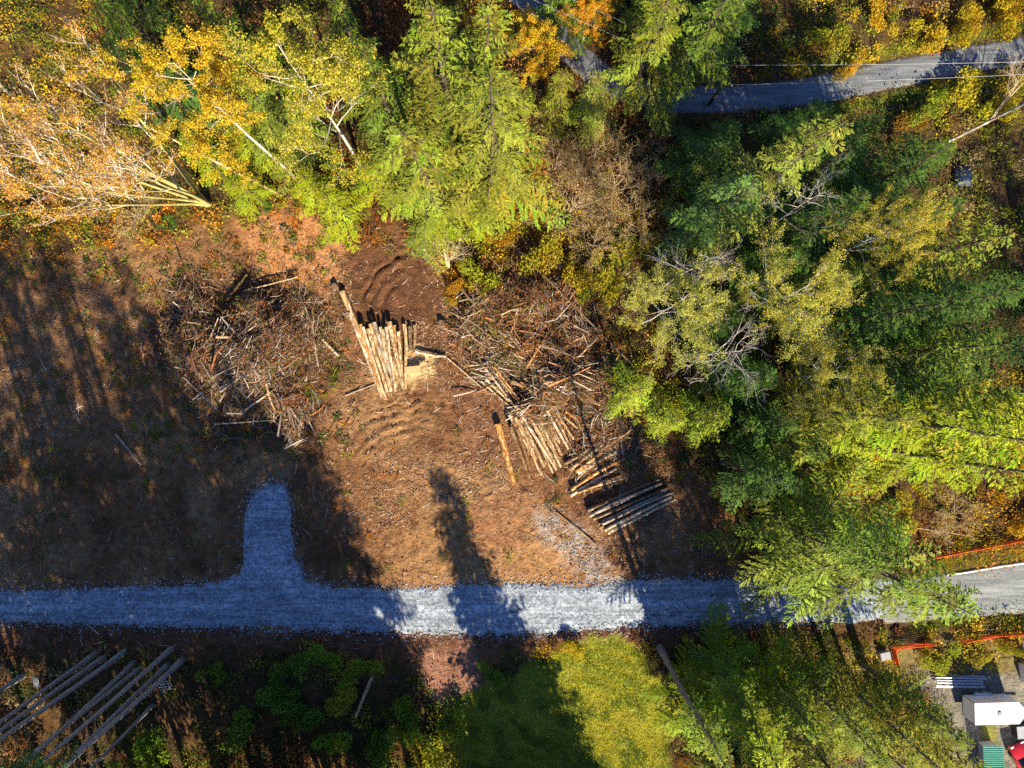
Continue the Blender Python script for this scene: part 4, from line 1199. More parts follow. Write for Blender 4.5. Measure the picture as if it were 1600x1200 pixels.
# ------------------------------------------------------------------ logs
def log_proto(seed, taper=.72, ns=12, nr=30):
    r = np.random.default_rng(seed)
    u = np.linspace(0, 1, nr); a = np.arange(ns) / ns * 2 * math.pi
    bend = np.sin(u * math.pi) * r.normal(0, .010); bend2 = np.sin(u * 2 * math.pi) * r.normal(0, .005)
    rr = (1 - (1 - taper) * u)[:, None] * (1 + (r.random((nr, ns)) - .5) * .14) * (1 + .06 * np.sin(3 * a + seed))[None]
    rr[0] *= 1.06
    U, A = np.meshgrid(u, a, indexing='ij')
    v = np.stack([U, np.cos(A) * rr + (bend[:, None] * 40), np.sin(A) * rr + bend2[:, None] * 30], -1)
    i = np.arange(nr * ns).reshape(nr, ns); j = np.roll(i, -1, 1)
    q = np.stack([i[:-1], j[:-1], j[1:], i[1:]], -1).reshape(-1, 4)
    cb = np.array([(0.40, 0.27, 0.14), (0.22, 0.13, 0.07), (0.52, 0.42, 0.28), (0.34, 0.22, 0.12)])
    f = fbm(U * 14 + seed * 3, A * 1.1, 1.0, 3)
    k = np.clip((f * 6 - 1.4).astype(int), 0, 3)
    V = v.reshape(-1, 3); CC = cb[k].reshape(-1, 3) * r.uniform(.8, 1.15, (nr * ns, 1))
    nst = 9                                    # knots: stubs of the branches that were cut off
    su = r.uniform(.1, .97, nst); sa_ = r.uniform(0, 6.28, nst)
    c0 = np.stack([su, np.cos(sa_) * .6, np.sin(sa_) * .6], 1)
    c1 = np.stack([su + .004, np.cos(sa_) * r.uniform(1.15, 1.9, nst), np.sin(sa_) * r.uniform(1.15, 1.9, nst)], 1)
    dr = np.stack([np.zeros(nst), np.cos(sa_), np.sin(sa_)], 1)
    off = np.stack([np.zeros(nst), -np.sin(sa_), np.cos(sa_)], 1) * .16
    ax = np.tile([[.006, 0, 0]], (nst, 1))
    sv = np.stack([c0 + ax, c0 + off, c0 - ax, c0 - off, c1 + ax * .7, c1 + off * .7, c1 - ax * .7, c1 - off * .7], 1)
    fq = np.array([[0, 1, 5, 4], [1, 2, 6, 5], [2, 3, 7, 6], [3, 0, 4, 7], [4, 5, 6, 7]])
    q = np.concatenate([q, (len(V) + np.arange(nst)[:, None, None] * 8 + fq[None]).reshape(-1, 4)])
    V = np.concatenate([V, sv.reshape(-1, 3)]); CC = np.concatenate([CC, np.tile([[.30, .19, .10]], (nst * 8, 1))])
    me = mesh_np('log', V, q, col=CC, mat=M_log, smooth=True)
    ends = []
    for e, s in ((0, -1), (nr - 1, 1)):
        ring = v[e].copy(); ring[:, 0] = (0 if e == 0 else 1)
        cen = ring.mean(0)
        vv = np.vstack([ring, cen[None]])
        t = np.array([[x, (x + 1) % ns, ns] if s > 0 else [(x + 1) % ns, x, ns] for x in range(ns)])
        ends.append(mesh_np('cut_end', vv, t=t, mat=M_endgrain))
    return me, ends


LP = [log_proto(s) for s in range(6)]
nlog = [0]


def log(p0, p1, rad, label, group=None, col=(1, 1, 1), name='log', cat='log'):
    p0 = Vector(p0); p1 = Vector(p1)
    me, ends = LP[nlog[0] % 6]; nlog[0] += 1
    o = link(name, me)
    d = p1 - p0
    o.location = p0
    o.rotation_mode = 'QUATERNION'
    from mathutils import Quaternion
    o.rotation_quaternion = d.to_track_quat('X', 'Z') @ Quaternion((1, 0, 0), rng.uniform(0, 6.28))
    o.scale = (d.length, rad, rad)
    o.color = (*col, 1)
    for e in ends:
        link('cut_end', e, o)
    return tag(o, label, cat, group)


def glog(a, b, rad, z, label, group=None, col=(1, 1, 1), name='log', cat='log'):
    def pt(p):
        x, y = P(*p)
        return (x, y, gz(*p) + rad + z)
    return log(pt(a), pt(b), rad, label, group, col, name, cat)


TANW = (1.4, 1.38, 1.3); GRW = (1.0, 1.2, 1.6); DKW = (.5, .48, .5); ORW = (1.35, 1.0, .62); PALE = (1.6, 1.75, 1.95)
pileA = [((548, 490), (598, 620), .17, .3, PALE), ((570, 512), (600, 608), .15, .6, PALE), ((597, 512), (622, 604), .15, .65, TANW), ((606, 512), (620, 612), .16, .7, PALE), ((536, 456), (604, 624), .30, .0, TANW), ((555, 505), (599, 616), .25, .0, PALE), ((566, 508), (594, 606), .2, .45, ORW), ((577, 514), (606, 613), .24, .0, TANW), ((581, 507), (613, 606), .2, .42, TANW),
         ((590, 517), (612, 612), .22, .1, PALE), ((587, 505), (621, 606), .2, .5, GRW), ((602, 515), (615, 600), .2, .2, PALE), ((610, 504), (632, 608), .23, .45, TANW), ((617, 509), (631, 594), .2, .0, ORW),
         ((624, 519), (630, 600), .2, .35, TANW), ((632, 507), (634, 608), .18, .1, TANW), ((641, 510), (643, 548), .2, 0, DKW), ((648, 508), (647, 551), .17, 0, (.8, .75, .7))]
pileA.sort(key=lambda t: t[0][0])
for i, (a, b, rd, z, c) in enumerate(pileA):
    glog(a, b, rd, z, '%s log from the left in the fanned tan pile on the churned dirt' % ORD[i], 'logs of the fanned pile', c)
pileB = [((778, 662), (803, 757), .34, 0, ORW, 'thick orange log lying alone left of the long log pile')]
glog(*pileB[0][:2], .34, 0, pileB[0][5], None, ORW)
rl = np.random.default_rng(61)
CH = [TANW, TANW, PALE, ORW, (.9, .75, .6), (1.2, 1.2, 1.15), (.7, .6, .5)]
pB = []
for k in range(30):
    f = k / 29.0
    x0_ = 796 + 58 * f + rl.normal(0, 4); y0_ = 656 - 34 * f + rl.normal(0, 11)
    ln = rl.uniform(72, 108) * (1 - .15 * f); an_ = math.radians(64 - 4 * f + rl.normal(0, 3.5))
    pB.append(((x0_, y0_), (x0_ + ln * math.cos(an_), y0_ + ln * math.sin(an_)), rl.uniform(.11, .23), [0, .35, .65, .15][k % 4], CH[int(rl.integers(0, 7))]))
for k in range(10):
    x0_ = 752 + rl.uniform(0, 26); y0_ = 580 + rl.uniform(-8, 16); ln = rl.uniform(70, 105); an_ = math.radians(47 + rl.normal(0, 5))
    pB.append(((x0_, y0_), (x0_ + ln * math.cos(an_), y0_ + ln * math.sin(an_)), rl.uniform(.06, .14), rl.uniform(0, .5), CH[int(rl.integers(0, 7))]))
for k in range(5):
    x0_ = 842 + rl.uniform(0, 26); y0_ = 622 + rl.uniform(-8, 30); ln = rl.uniform(40, 62); an_ = math.radians(42 + rl.normal(0, 6))
    pB.append(((x0_, y0_), (x0_ + ln * math.cos(an_), y0_ + ln * math.sin(an_)), rl.uniform(.10, .18), rl.uniform(0, .4), CH[int(rl.integers(0, 7))]))
pB.sort(key=lambda t: t[0][0])
for i, (a, b, rd, z, c) in enumerate(pB):
    glog(a, b, rd, z, '%s log by its upper end from the left in the long leaning pile' % NTH(i), 'logs of the long leaning pile', c)
glog((800, 596), (886, 630), .24, .5, 'dark log lying across the top of the reddish slash heap', None, (.7, .6, .55))
pC = [((882, 724), (934, 690), .22, 0, DKW), ((890, 733), (941, 693), .26, .0, (.9, .8, .7)), ((899, 736), (938, 706), .18, .3, ORW), ((902, 738), (962, 705), .24, 0, PALE)]
for i, (a, b, rd, z, c) in enumerate(pC):
    glog(a, b, rd, z, '%s log from the top in the small upper stack beside the long pile' % ORD[i], 'logs of the small upper stack', c)
pD = [((892, 764), (975, 716), .22, .0, ORW), ((891, 774), (962, 732), .18, .0, PALE), ((902, 768), (970, 742), .17, .2, (.8, .7, .6)), ((918, 762), (972, 747), .14, 0, PALE)]
for i, (a, b, rd, z, c) in enumerate(pD):
    glog(a, b, rd, z, '%s log from the top in the thin middle stack' % ORD[i], 'logs of the thin middle stack', c)
pE = []
for k in range(14):
    f = k / 13.0
    j = rl.normal(0, 4)
    pE.append(((921 + 29 * f + j, 793 + 38 * f), (1028 + 25 * f + j + rl.normal(0, 4), 749 + 30 * f), rl.uniform(.12, .18), [0, .28, .5][k % 3], [GRW, PALE, (1.1, 1.0, .75), DKW, GRW, (.8, .8, .85)][int(rl.integers(0, 6))]))
for i, (a, b, rd, z, c) in enumerate(pE):
    glog(a, b, rd, z, '%s log from the top in the greyish stack at the forest edge' % ORD[i], 'logs of the greyish stack', c)

# loose poles and larger branches
LOOSE = [((285, 574), (402, 601), .07, .9, PALE, 'long pale pole across the left slash heap'), ((358, 612), (412, 574), .10, 1.2, PALE, 'pale branch on the left slash heap pointing up right'),
         ((338, 662), (452, 655), .08, .4, PALE, 'pale pole along the lower edge of the left slash heap'), ((300, 590), (350, 640), .09, .8, GRW, 'grey branch in the middle of the left slash heap'),
         ((392, 640), (430, 612), .11, .8, GRW, 'grey branch at the right of the left slash heap'), ((330, 560), (352, 500), .06, 1.0, PALE, 'thin pale branch on the top of the left slash heap'),
         ((424, 600), (436, 640), .10, .7, TANW, 'short tan branch at the right end of the left slash heap'), ((385, 455), (468, 434), .07, .4, PALE, 'pale pole sticking out of the shade above the left slash heap'),
         ((272, 372), (286, 412), .10, .2, DKW, 'dark branch lying on shaded dirt left of the orange ferns'), ((356, 470), (388, 430), .14, .2, (.6, .6, .35), 'mossy pole lying above the left slash heap'),
         ((183, 678), (222, 726), .10, .1, GRW, 'crooked grey branch lying left of the gravel turnout'), ((505, 530), (530, 556), .16, .1, PALE, 'short pale log end beside the fanned pile'),
         ((650, 549), (698, 557), .13, .15, PALE, 'pale pole lying by the sawdust patch'), ((540, 618), (586, 600), .06, .05, GRW, 'thin stick touching the foot of the fanned pile'),
         ((900, 560), (930, 530), .1, .9, TANW, 'tan branch on the right of the reddish slash heap'), ((822, 575), (850, 530), .09, .9, ORW, 'orange branch on the left of the reddish slash heap'),
         ((862, 602), (905, 570), .08, 1.0, PALE, 'pale branch in the middle of the reddish slash heap'), ((880, 615), (935, 632), .09, .7, PALE, 'pale branch at the lower end of the reddish slash heap'),
         ((885, 812), (930, 850), .08, .05, GRW, 'thin pole lying on the grey gravel patch'), ((870, 800), (915, 838), .07, .05, (.8, .7, .6), 'thinner pole above the one on the grey gravel patch'),
         ((700, 560), (760, 612), .06, .1, PALE, 'thin pale stick on dirt left of the long pile')]
for a, b, rd, z, c, lab in LOOSE:
    glog(a, b, rd, z, lab, None, c, 'branch', 'branch')

# dead trunks leaning or fallen through the brush
DEAD = [(((774, 354), .6), ((990, 572), 2.2), .09, (.6, .57, .55), 'long dead trunk leaning through the brush at the forest edge'),
        (((440, 305), .2), ((236, 200), 9.0), .13, (1.6, 1.5, 1.4), 'thin pale stem leaning left below the golden tree'),
        (((1480, 222), 1.0), ((1606, 160), 4.0), .14, (.75, .95, 1.4), 'grey snag fallen towards the right edge below the lane'),
        (((1145, 700), 1.4), ((1182, 732), 1.2), .08, (1.3, 1.3, 1.4), 'short pale stick below the rightmost bright cedar'),
        (((1246, 784), 1.6), ((1318, 842), 1.4), .09, (1.3, 1.3, 1.4), 'white dead stem in the shade left of the yellow brush'),
        (((1340, 724), 1.5), ((1402, 760), 1.5), .06, (1.0, 1.0, 1.0), 'thin dead stem in yellow brush below the bright fir'),
        (((1428, 824), 1.2), ((1520, 838), 1.3), .06, (1.0, .9, .8), 'thin dead stem above the orange net fence'),
        (((700, 418), .1), ((690, 368), 2.5), .22, (1.9, 1.9, 2.0), 'white broken dead stem beside the small spruce'),
        (((588, 1042), .3), ((556, 1120), 3.4), .17, (.8, .8, .9), 'grey broken pole leaning below the gravel road'),
        (((1145, 490), 8.0), ((1185, 480), 9.5), .12, (1.5, 1.4, 1.3), 'pale broken limb among the dark firs')]
for (a, za), (b, zb), rd, c, lab in DEAD[:-1]:
    log(P3(*a, za), P3(*b, zb), rd, lab, None, c, 'snag', 'dead tree')


def twig_spray(name, px, py, z, h, R, label, rot, tilt):
    pr = PROTO['bare_bush']
    x, y, _ = P3(px, py, z)
    root = empty(name, (x, y, z))
    root.scale = (R / pr['R'], R / pr['R'], h / pr['h'])
    root.rotation_euler = (tilt[0], tilt[1], rot)
    link('trunk', pr['trunk'], root).color = (1.2, 1.2, 1.25, 1)
    tag(root, label, 'dead tree')


twig_spray('dead_branches', 700, 415, .2, 4.5, 2.0, 'bleached dead branches right of the small spruce', 0.4, (-.2, .1))
twig_spray('dead_branches', 1548, 188, 1.5, 7, 2.0, 'bare branches of the fallen grey snag at the right edge', 0.4, (-.6, 1.1))

# stumps and root wads, two of them added where only dark shadows lie
def stump(px, py, rad, h, label):
    r = np.random.default_rng(int(px))
    ns = 14
    a = np.arange(ns) / ns * 2 * math.pi
    prof = [(1.9, -.15), (1.25, .25), (1.02, .6), (.98, 1.0)]
    ringv = []
    for k, (m, zz) in enumerate(prof):
        rr = rad * m * (1 + .16 * np.sin(a * 4 + px) * (1 - k * .2) + r.normal(0, .04, ns))
        ringv.append(np.stack([np.cos(a) * rr, np.sin(a) * rr, np.full(ns, zz * h)], 1))
    v = np.concatenate(ringv)
    i = np.arange(4 * ns).reshape(4, ns); j = np.roll(i, -1, 1)
    q = np.stack([i[:-1], j[:-1], j[1:], i[1:]], -1).reshape(-1, 4)
    x, y = P(px, py)
    o = link('stump', mesh_np('stump', v, q, col=np.tile([[.16, .10, .06]], (len(v), 1)), mat=M_log, smooth=True))
    o.location = (x, y, gz(px, py))
    top = np.vstack([ringv[-1], [[0, 0, h]]])
    link('cut_end', mesh_np('cut_end', top, t=np.array([[k, (k + 1) % ns, ns] for k in range(ns)]), mat=M_shadewood), o)
    return tag(o, label, 'stump', 'stumps left in the clearing')


stump(524, 448, .30, .40, 'stump added for a hole shadow by the top of the longest tan log')
stump(456, 437, .30, .4, 'stump added for a small shadow among orange ferns above the left slash heap')
stump(690, 505, .28, .4, 'broken stump right of the fanned log pile')
stump(342, 630, .45, .9, 'pale cut stump face in the left slash heap')
stump(466, 866, .4, .35, 'low stump at the right side of the gravel turnout')

# plank and block on the sawdust
b = link('plank', mesh_np('plank', *box_arr(-1.1, 1.1, -.14, .14, 0, .07)[:2], mat=M_plank))
x, y = P(650, 571); b.location = (x, y, gz(650, 571) + .35); b.rotation_euler = (0, 0, .10)
tag(b, 'sawn plank laid beside the sawdust next to the fanned logs', 'plank')
b = link('wood_block', mesh_np('wood_block', *box_arr(-.75, .75, -.35, .35, 0, .45)[:2], mat=M_plank))
x, y = P(646, 578); b.location = (x, y, gz(646, 578)); b.rotation_euler = (0, 0, .10)
tag(b, 'squared wood block on the sawdust patch', 'block')

# ------------------------------------------------------------------ shrubs
SHR = [('shrub2', 440, 1085, 2.0, (.4, .85, 1), 'green bush below the gravel road, left of the yellow leaved bush'), ('shrub1', 505, 1030, 1.7, (.45, .9, 1), 'green bush right below the gravel road edge'),
       ('shrub2', 530, 1150, 2.1, (.5, .95, 1), 'green bush at the bottom edge under the leaning pole'), ('shrub1', 570, 1045, 1.5, (.6, .9, 1), 'green bush at the head of the leaning grey pole'),
       ('shrub2', 640, 1110, 1.9, (.45, .85, 1), 'green bush left of the pinkish bare soil'), ('shrub1', 705, 1130, 1.7, (.7, 1.05, 1), 'light green bush on the left lawn edge'),
       ('shrub3', 380, 1140, 1.8, (.4, .8, 1), 'green bush right of the bare trunks near the bottom edge'), ('shrub2', 770, 1050, 1.5, (.45, .9, 1), 'dark green bush on the upper lawn edge'),
       ('shrub1', 340, 1050, 1.4, (.4, .75, 1), 'small green bush between the bare trunks and the gravel road'), ('shrub2', 850, 400, 2.0, (.95, 1.0, 1), 'yellow green bush left of the leaning dead trunk'), ('shrub1', 940, 455, 1.9, (.9, 1.05, 1), 'light green bush right of the rust coloured slash'),
       ('shrub3', 975, 395, 1.8, (.75, .95, 1), 'dull green bush left of the sparse alder'), ('shrub2', 1000, 350, 1.9, (.7, .6, 1), 'brownish bush left of the blue green fir'),
       ('shrub1', 835, 345, 1.8, (1.0, .95, 1), 'yellow bush below the small orange maple'), ('shrub2', 785, 375, 1.5, (1.0, .8, 1), 'orange yellow bush at the top end of the leaning dead trunk'),
       ('shrub2', 1290, 70, 2.0, (.75, .9, 1), 'olive bush above the lane under the wires'), ('shrub1', 1440, 65, 2.0, (1.2, 1.15, 1), 'yellow bush on the bank above the lit part of the lane'),
       ('shrub2', 1450, 170, 1.8, (.6, .95, 1), 'green bush below the lit part of the lane'), ('shrub2', 1560, 165, 2.0, (1.1, 1.15, 1), 'yellow bush below the lane at the right edge'),
       ('shrub1', 1590, 812, 1.6, (1.5, 1.3, 1), 'golden bush at the right edge above the orange net fence'), ('shrub2', 1560, 30, 2.2, (1.4, 1.25, 1), 'bright golden bush in the top right corner'),
       ('shrub2', 1500, 45, 2.0, (1.3, 1.2, 1), 'golden bush left of the top right corner bush'), ('shrub1', 1370, 30, 1.6, (1.3, 1.1, 1), 'yellow bush above the lane left of the golden bushes'),
       ('shrub1', 1510, 150, 1.8, (1.0, 1.1, 1), 'yellow green bush under the wires below the lane'), ('shrub3', 1320, 115, 1.3, (1.2, 1, 1), 'small yellow bush on the upper lane edge'),
       ('shrub1', 1415, 205, 1.6, (.6, .45, .8), 'rust brown bush between the large fir and the grey snag'), ('shrub2', 1340, 690, 2.0, (1.2, .95, 1), 'orange yellow bush below the bright fir'),
       ('shrub1', 1330, 740, 1.9, (1.1, 1.0, 1), 'yellow bush left of the tan brush by the fence'), ('shrub2', 1400, 800, 1.9, (1.0, 1.0, 1), 'dull yellow bush right of the white dead stem'),
       ('shrub3', 540, 1085, 1.6, (.9, 1.0, 1), 'yellow leaved bush left of the leaning grey pole'), ('shrub1', 455, 1045, 1.8, (.3, .65, 1), 'dark green bush below the gravel road'),
       ('shrub2', 475, 1110, 2.0, (.3, .65, 1), 'dark green bush at the bottom edge left of the leaning pole'), ('shrub1', 665, 1170, 1.8, (.8, 1.1, 1), 'light green bush at the lawn corner'),
       ('shrub2', 600, 1160, 1.9, (.4, .75, 1), 'green bush at the bottom edge between pole and lawn'), ('shrub1', 890, 1015, 1.3, (1.1, 1.15, 1), 'yellow bush where the lawn meets the gravel road'),
       ('shrub2', 245, 1170, 2.2, (.45, .9, 1), 'green bush in the lower left corner beside the bare trunks'), ('shrub1', 905, 420, 1.9, (1.0, 1.0, 1), 'yellow bush under the leaning dead trunk'),
       ('shrub2', 755, 440, 1.7, (.8, 1.0, 1), 'yellow green bush right of the churned dirt'), ('shrub1', 715, 455, 1.3, (1.1, .8, 1), 'orange bush at the right rim of the churned dirt'),
       ('shrub3', 940, 25, 1.6, (1.5, .85, 1), 'orange bush at the top edge over the lane bend'), ('shrub1', 1460, 1022, 1.3, (.8, 1.1, 1), 'green bush inside the fence corner'),
       ('shrub1', 1520, 1018, 1.4, (1.0, 1.1, 1), 'yellow green bush along the fence above the trailer'), ('shrub2', 1570, 1010, 1.2, (.9, 1.0, 1), 'low bush along the fence at the right edge')]
for k, px, py, R, c, lab in SHR:
    plant(k, px, py, R * 1.1, R, lab, 'bush', 'shrub', c)

# sword ferns
def frond_mesh():
    r = np.random.default_rng(5)
    u = np.linspace(.1, 1, 10)
    kb, kd = [], []
    for t in u:
        for s in (-1, 1):
            kb.append((t * .8, 0, .35 * math.sin(t * 2.4))); kd.append((.35, s, -.1))
    L = np.array([.16 * math.sin(min(1, t + .1) * 2.9) + .05 for t in u for s in (0, 1)])
    v, q, c = kites(np.array(kb), np.array(kd), np.tile([[0, 0, 1.]], (20, 1)), L, np.full(20, .085), np.tile([[.08, .16, .03]], (20, 1)))
    return mesh_np('frond', v, q, col=c, mat=M_under)


FM = frond_mesh()
for px, py, s, lab in [(266, 351, 1.2, 'bright green sword fern on the dirt edge beside the maple foot'), (75, 375, 1.0, 'green sword fern at the left edge of the maple brush'), (420, 325, .9, 'sword fern among orange ferns by the pale trunk foot'),
                       (402, 335, .8, 'smaller sword fern left of the one by the pale trunk'), (300, 500, .9, 'sword fern in shade above the left slash heap'), (1025, 470, .9, 'sword fern under the sparse alder')]:
    x, y = P(px, py)
    root = empty('sword_fern', (x, y, gz(px, py)))
    root.scale = (s, s, s)
    tag(root, lab, 'fern')
    for k in range(13):
        f = link('frond', FM, root)
        f.rotation_euler = (0, rng.normal(0, .12), k * 2.4 + rng.normal(0, .2))
        f.scale = (rng.uniform(.8, 1.15),) * 3

# ------------------------------------------------------------------ utility pole and wires
x0, y0 = P(1108, 163)
zp = gz(1108, 163)
PH = 6.6
root = empty('utility_pole', (x0, y0, zp))
tag(root, 'dark wooden utility pole beside the shaded asphalt lane', 'utility pole')
pv = tubes([[0, 0, -.2]], [[0, 0, PH]], [.17], [.12], [[1, 1, 1]], 12)
link('shaft', mesh_np('shaft', *pv[:2], mat=M_pole, smooth=True), root)
av = box_arr(-.06, .06, -1.0, 1.0, PH - .35, PH - .23)
arm = link('crossarm', mesh_np('crossarm', *av[:2], mat=M_pole), root)
arm.rotation_euler = (0, 0, .25)
for yy in (-.9, .9):
    iv = tubes([[0, yy, PH - .23]], [[0, yy, PH - .02]], [.05], [.035], [[1, 1, 1]], 8)
    ins = link('insulator', mesh_np('insulator', *iv[:2], mat=M_white), root)
    ins.rotation_euler = (0, 0, .25)


def arm_pt(s):
    return np.array([x0 - math.sin(.25) * s, y0 + math.cos(.25) * s, zp + PH])


def wire(a, b, sag, label):
    t = np.linspace(0, 1, 30)[:, None]
    p = np.asarray(a) * (1 - t) + np.asarray(b) * t
    p[:, 2] -= (4 * sag * t * (1 - t))[:, 0]
    v = curve_tube(p, np.full(30, .011), (1, 1, 1), 5)
    o = link('power_line', mesh_np('power_line', v[0], v[1], mat=M_wire))
    tag(o, label, 'wire')


wire(arm_pt(.9), P3(1760, 92, 6.8), .35, 'upper wire from the utility pole to the right edge')
wire(arm_pt(-.9), P3(1760, 108, 6.8), .35, 'lower wire from the utility pole to the right edge')
wire(arm_pt(.9), P3(700, -90, 6.8), .4, 'upper wire from the utility pole to the top edge')
wire(arm_pt(-.9), P3(700, -62, 6.8), .4, 'lower wire from the utility pole to the top edge')


# ------------------------------------------------------------------ orange net fences
def net_fence(pts, hgt, label, lean=.0):
    root = empty('net_fence', (*P(*pts[0]), 0))
    tag(root, label, 'fence')
    ox, oy = P(*pts[0])
    W = np.array([(P(*p)[0] - ox, P(*p)[1] - oy) for p in pts])
    seg = np.hypot(*np.diff(W, axis=0).T); s = np.concatenate([[0], np.cumsum(seg)])
    t = np.arange(0, s[-1], .18)
    xy = np.stack([np.interp(t, s, W[:, i]) for i in (0, 1)], 1)
    zz = np.linspace(.06, hgt, 9)
    wv = (fbm(t, t * 0, .9, 3) - .5) * .18
    parts0, parts1 = [], []
    G = np.zeros((len(t), 9, 3))
    G[..., 0] = xy[:, None, 0]; G[..., 1] = xy[:, None, 1] + wv[:, None] * np.sin(zz / hgt * 3)[None] + lean * zz[None]
    G[..., 2] = zz[None] - (.12 * np.abs(np.sin(t * 1.3)))[:, None] * (zz / hgt)[None]
    A = np.concatenate([G[:-1].reshape(-1, 3), G[:, :-1].reshape(-1, 3)])
    B = np.concatenate([G[1:].reshape(-1, 3), G[:, 1:].reshape(-1, 3)])
    n = len(A)
    v, q, _ = tubes(A, B, np.full(n, .030), np.full(n, .030), np.ones((n, 3)), 4)
    link('netting', mesh_np('netting', v, q, mat=M_orange), root)
    for u in np.arange(0, s[-1] + .01, 2.4):
        cx, cy_ = np.interp(u, s, W[:, 0]), np.interp(u, s, W[:, 1])
        v, q, _ = tubes([[cx, cy_, -.2]], [[cx, cy_ + lean * hgt, hgt + .15]], [.03], [.03], [[1, 1, 1]], 6)
        link('post', mesh_np('post', v, q, mat=M_metal), root)
    return root


net_fence([(1445, 872), (1520, 857), (1610, 840), (1720, 820)], 1.15, 'orange net fence along the upper side of the paved road', .12)
net_fence([(1500, 1000), (1550, 991), (1620, 986), (1720, 980)], 1.1, 'orange net fence along the lower side of the paved road', .1)
net_fence([(1397, 1037), (1392, 1010), (1420, 1006), (1455, 1002)], 1.1, 'orange net fence corner under the big roadside fir')

# ------------------------------------------------------------------ trailer
tx, ty = P(1534, 1098)
root = empty('cargo_trailer', (tx, ty, 0.0), R_(1.5))
tag(root, 'white enclosed cargo trailer with a pointed nose in the yard', 'trailer')
z0, z1, hw, l0, l1, nose = .45, 2.25, 1.02, -2.15, 2.0, .62
outl = np.array([(l0, -hw), (l1, -hw), (l1 + nose, -.2), (l1 + nose, .2), (l1, hw), (l0, hw)])
n = len(outl)
v = np.concatenate([np.c_[outl, np.full(n, z0)], np.c_[outl, np.full(n, z1)]])
q = np.array([[i, (i + 1) % n, (i + 1) % n + n, i + n] for i in range(n)])
link('body', mesh_np('body', v, q, mat=M_white), root)
ro = outl * 1.012
rv = np.concatenate([np.c_[ro, np.full(n, z1 + .003)], np.c_[ro, np.full(n, z1 + .06)], [[.2, 0, z1 + .06]]])
rt = np.array([[n + i, n + (i + 1) % n, 2 * n] for i in range(n)])
link('roof', mesh_np('roof', rv, q, rt, mat=M_white), root)
link('roof_vent', mesh_np('roof_vent', *box_arr(.0, .32, -.16, .16, z1 + .06, z1 + .16)[:2], mat=M_grey), root)
fl = np.concatenate([np.c_[outl * .99, np.full(n, z0 - .02)]])
link('floor_frame', mesh_np('floor_frame', *box_arr(l0, l1, -hw * .9, hw * .9, z0 - .12, z0 - .01)[:2], mat=M_dark), root)
for sgn in (-1, 1):
    for xx in (-.75, .05):
        wv = tubes([[xx, sgn * (hw + .02), .33]], [[xx, sgn * (hw + .22), .33]], [.33], [.33], [[1, 1, 1]], 18)
        w = link('wheel', mesh_np('wheel', *wv[:2], mat=M_rubber), root)
        a = np.arange(18) / 18 * 6.2832
        dv = np.stack([xx + np.cos(a) * .33, np.full(18, sgn * (hw + .215)), .33 + np.sin(a) * .33], 1)
        hv = np.vstack([dv, [[xx, sgn * (hw + .215), .33]]])
        link('rim', mesh_np('rim', hv, t=np.array([[k, (k + 1) % 18, 18] for k in range(18)]), mat=M_grey), w)
    link('fender', mesh_np('fender', *box_arr(-1.2, .5, sgn * hw + (0.004 if sgn > 0 else -.27), sgn * hw + (.27 if sgn > 0 else -.004), .70, .76)[:2], mat=M_metal), root)
link('rear_door', mesh_np('rear_door', *box_arr(l0 - .03, l0 - .002, -hw * .9, hw * .9, z0 + .06, z1 - .08)[:2], mat=M_white), root)
link('tongue', mesh_np('tongue', *box_arr(l1 + nose, l1 + nose + 1.0, -.07, .07, z0 - .1, z0 - .02)[:2], mat=M_dark), root)
for sgn in (-1, 1):
    link('corner_trim', mesh_np('corner_trim', *box_arr(l0 - .012, l0 + .05, sgn * hw - .012, sgn * hw + .012, z0, z1)[:2], mat=M_dark), root)

# ------------------------------------------------------------------ red car in the corner
cx, cy_ = P(1597, 1188)
root = empty('parked_car', (cx, cy_, 0.0), R_(118))
tag(root, 'red car parked in the lower right corner by the green roof', 'car')


def car_loft(secs):
    V, Qs = [], []
    m = len(secs[0][1])
    for xx, prof in secs:
        for (yy, zz) in prof:
            V.append((xx, yy, zz))
    for i in range(len(secs) - 1):
        for k in range(m - 1):
            a = i * m + k
            Qs.append((a, a + m, a + m + 1, a + 1))
    return np.array(V), np.array(Qs)


def bodysec(w, zt):
    return [(-w * .96, .28), (-w, .55), (-w * .97, zt * .86), (-w * .80, zt), (0, zt + .04), (w * .80, zt), (w * .97, zt * .86), (w, .55), (w * .96, .28)]


secs = [(-2.2, bodysec(.70, .72)), (-2.1, bodysec(.82, .90)), (-1.2, bodysec(.9, .98)), (0.3, bodysec(.9, .97)), (1.1, bodysec(.88, .93)), (1.9, bodysec(.82, .80)), (2.2, bodysec(.66, .62))]
link('body', mesh_np('body', *car_loft(secs), mat=M_red, smooth=True), root)
cab = [(-1.9, [(-.70, .94), (-.68, .96), (0, 1.0), (.68, .96), (.70, .94)]), (-1.35, [(-.74, .96), (-.60, 1.40), (0, 1.44), (.60, 1.40), (.74, .96)]),
       (.05, [(-.76, .96), (-.62, 1.45), (0, 1.49), (.62, 1.45), (.76, .96)]), (.95, [(-.74, .94), (-.70, .96), (0, .99), (.70, .96), (.74, .94)])]
link('window', mesh_np('window', *car_loft(cab), mat=M_glass, smooth=False), root)
rf = [(-1.4, [(-.62, 1.40), (0, 1.47), (.62, 1.40)]), (.1, [(-.64, 1.46), (0, 1.53), (.64, 1.46)])]
link('roof', mesh_np('roof', *car_loft(rf), mat=M_red, smooth=True), root)
for sxn in (-1.35, 1.35):
    for sgn in (-1, 1):
        wv = tubes([[sxn, sgn * .72, .31]], [[sxn, sgn * .91, .31]], [.31], [.31], [[1, 1, 1]], 18)
        link('wheel', mesh_np('wheel', *wv[:2], mat=M_rubber), root)
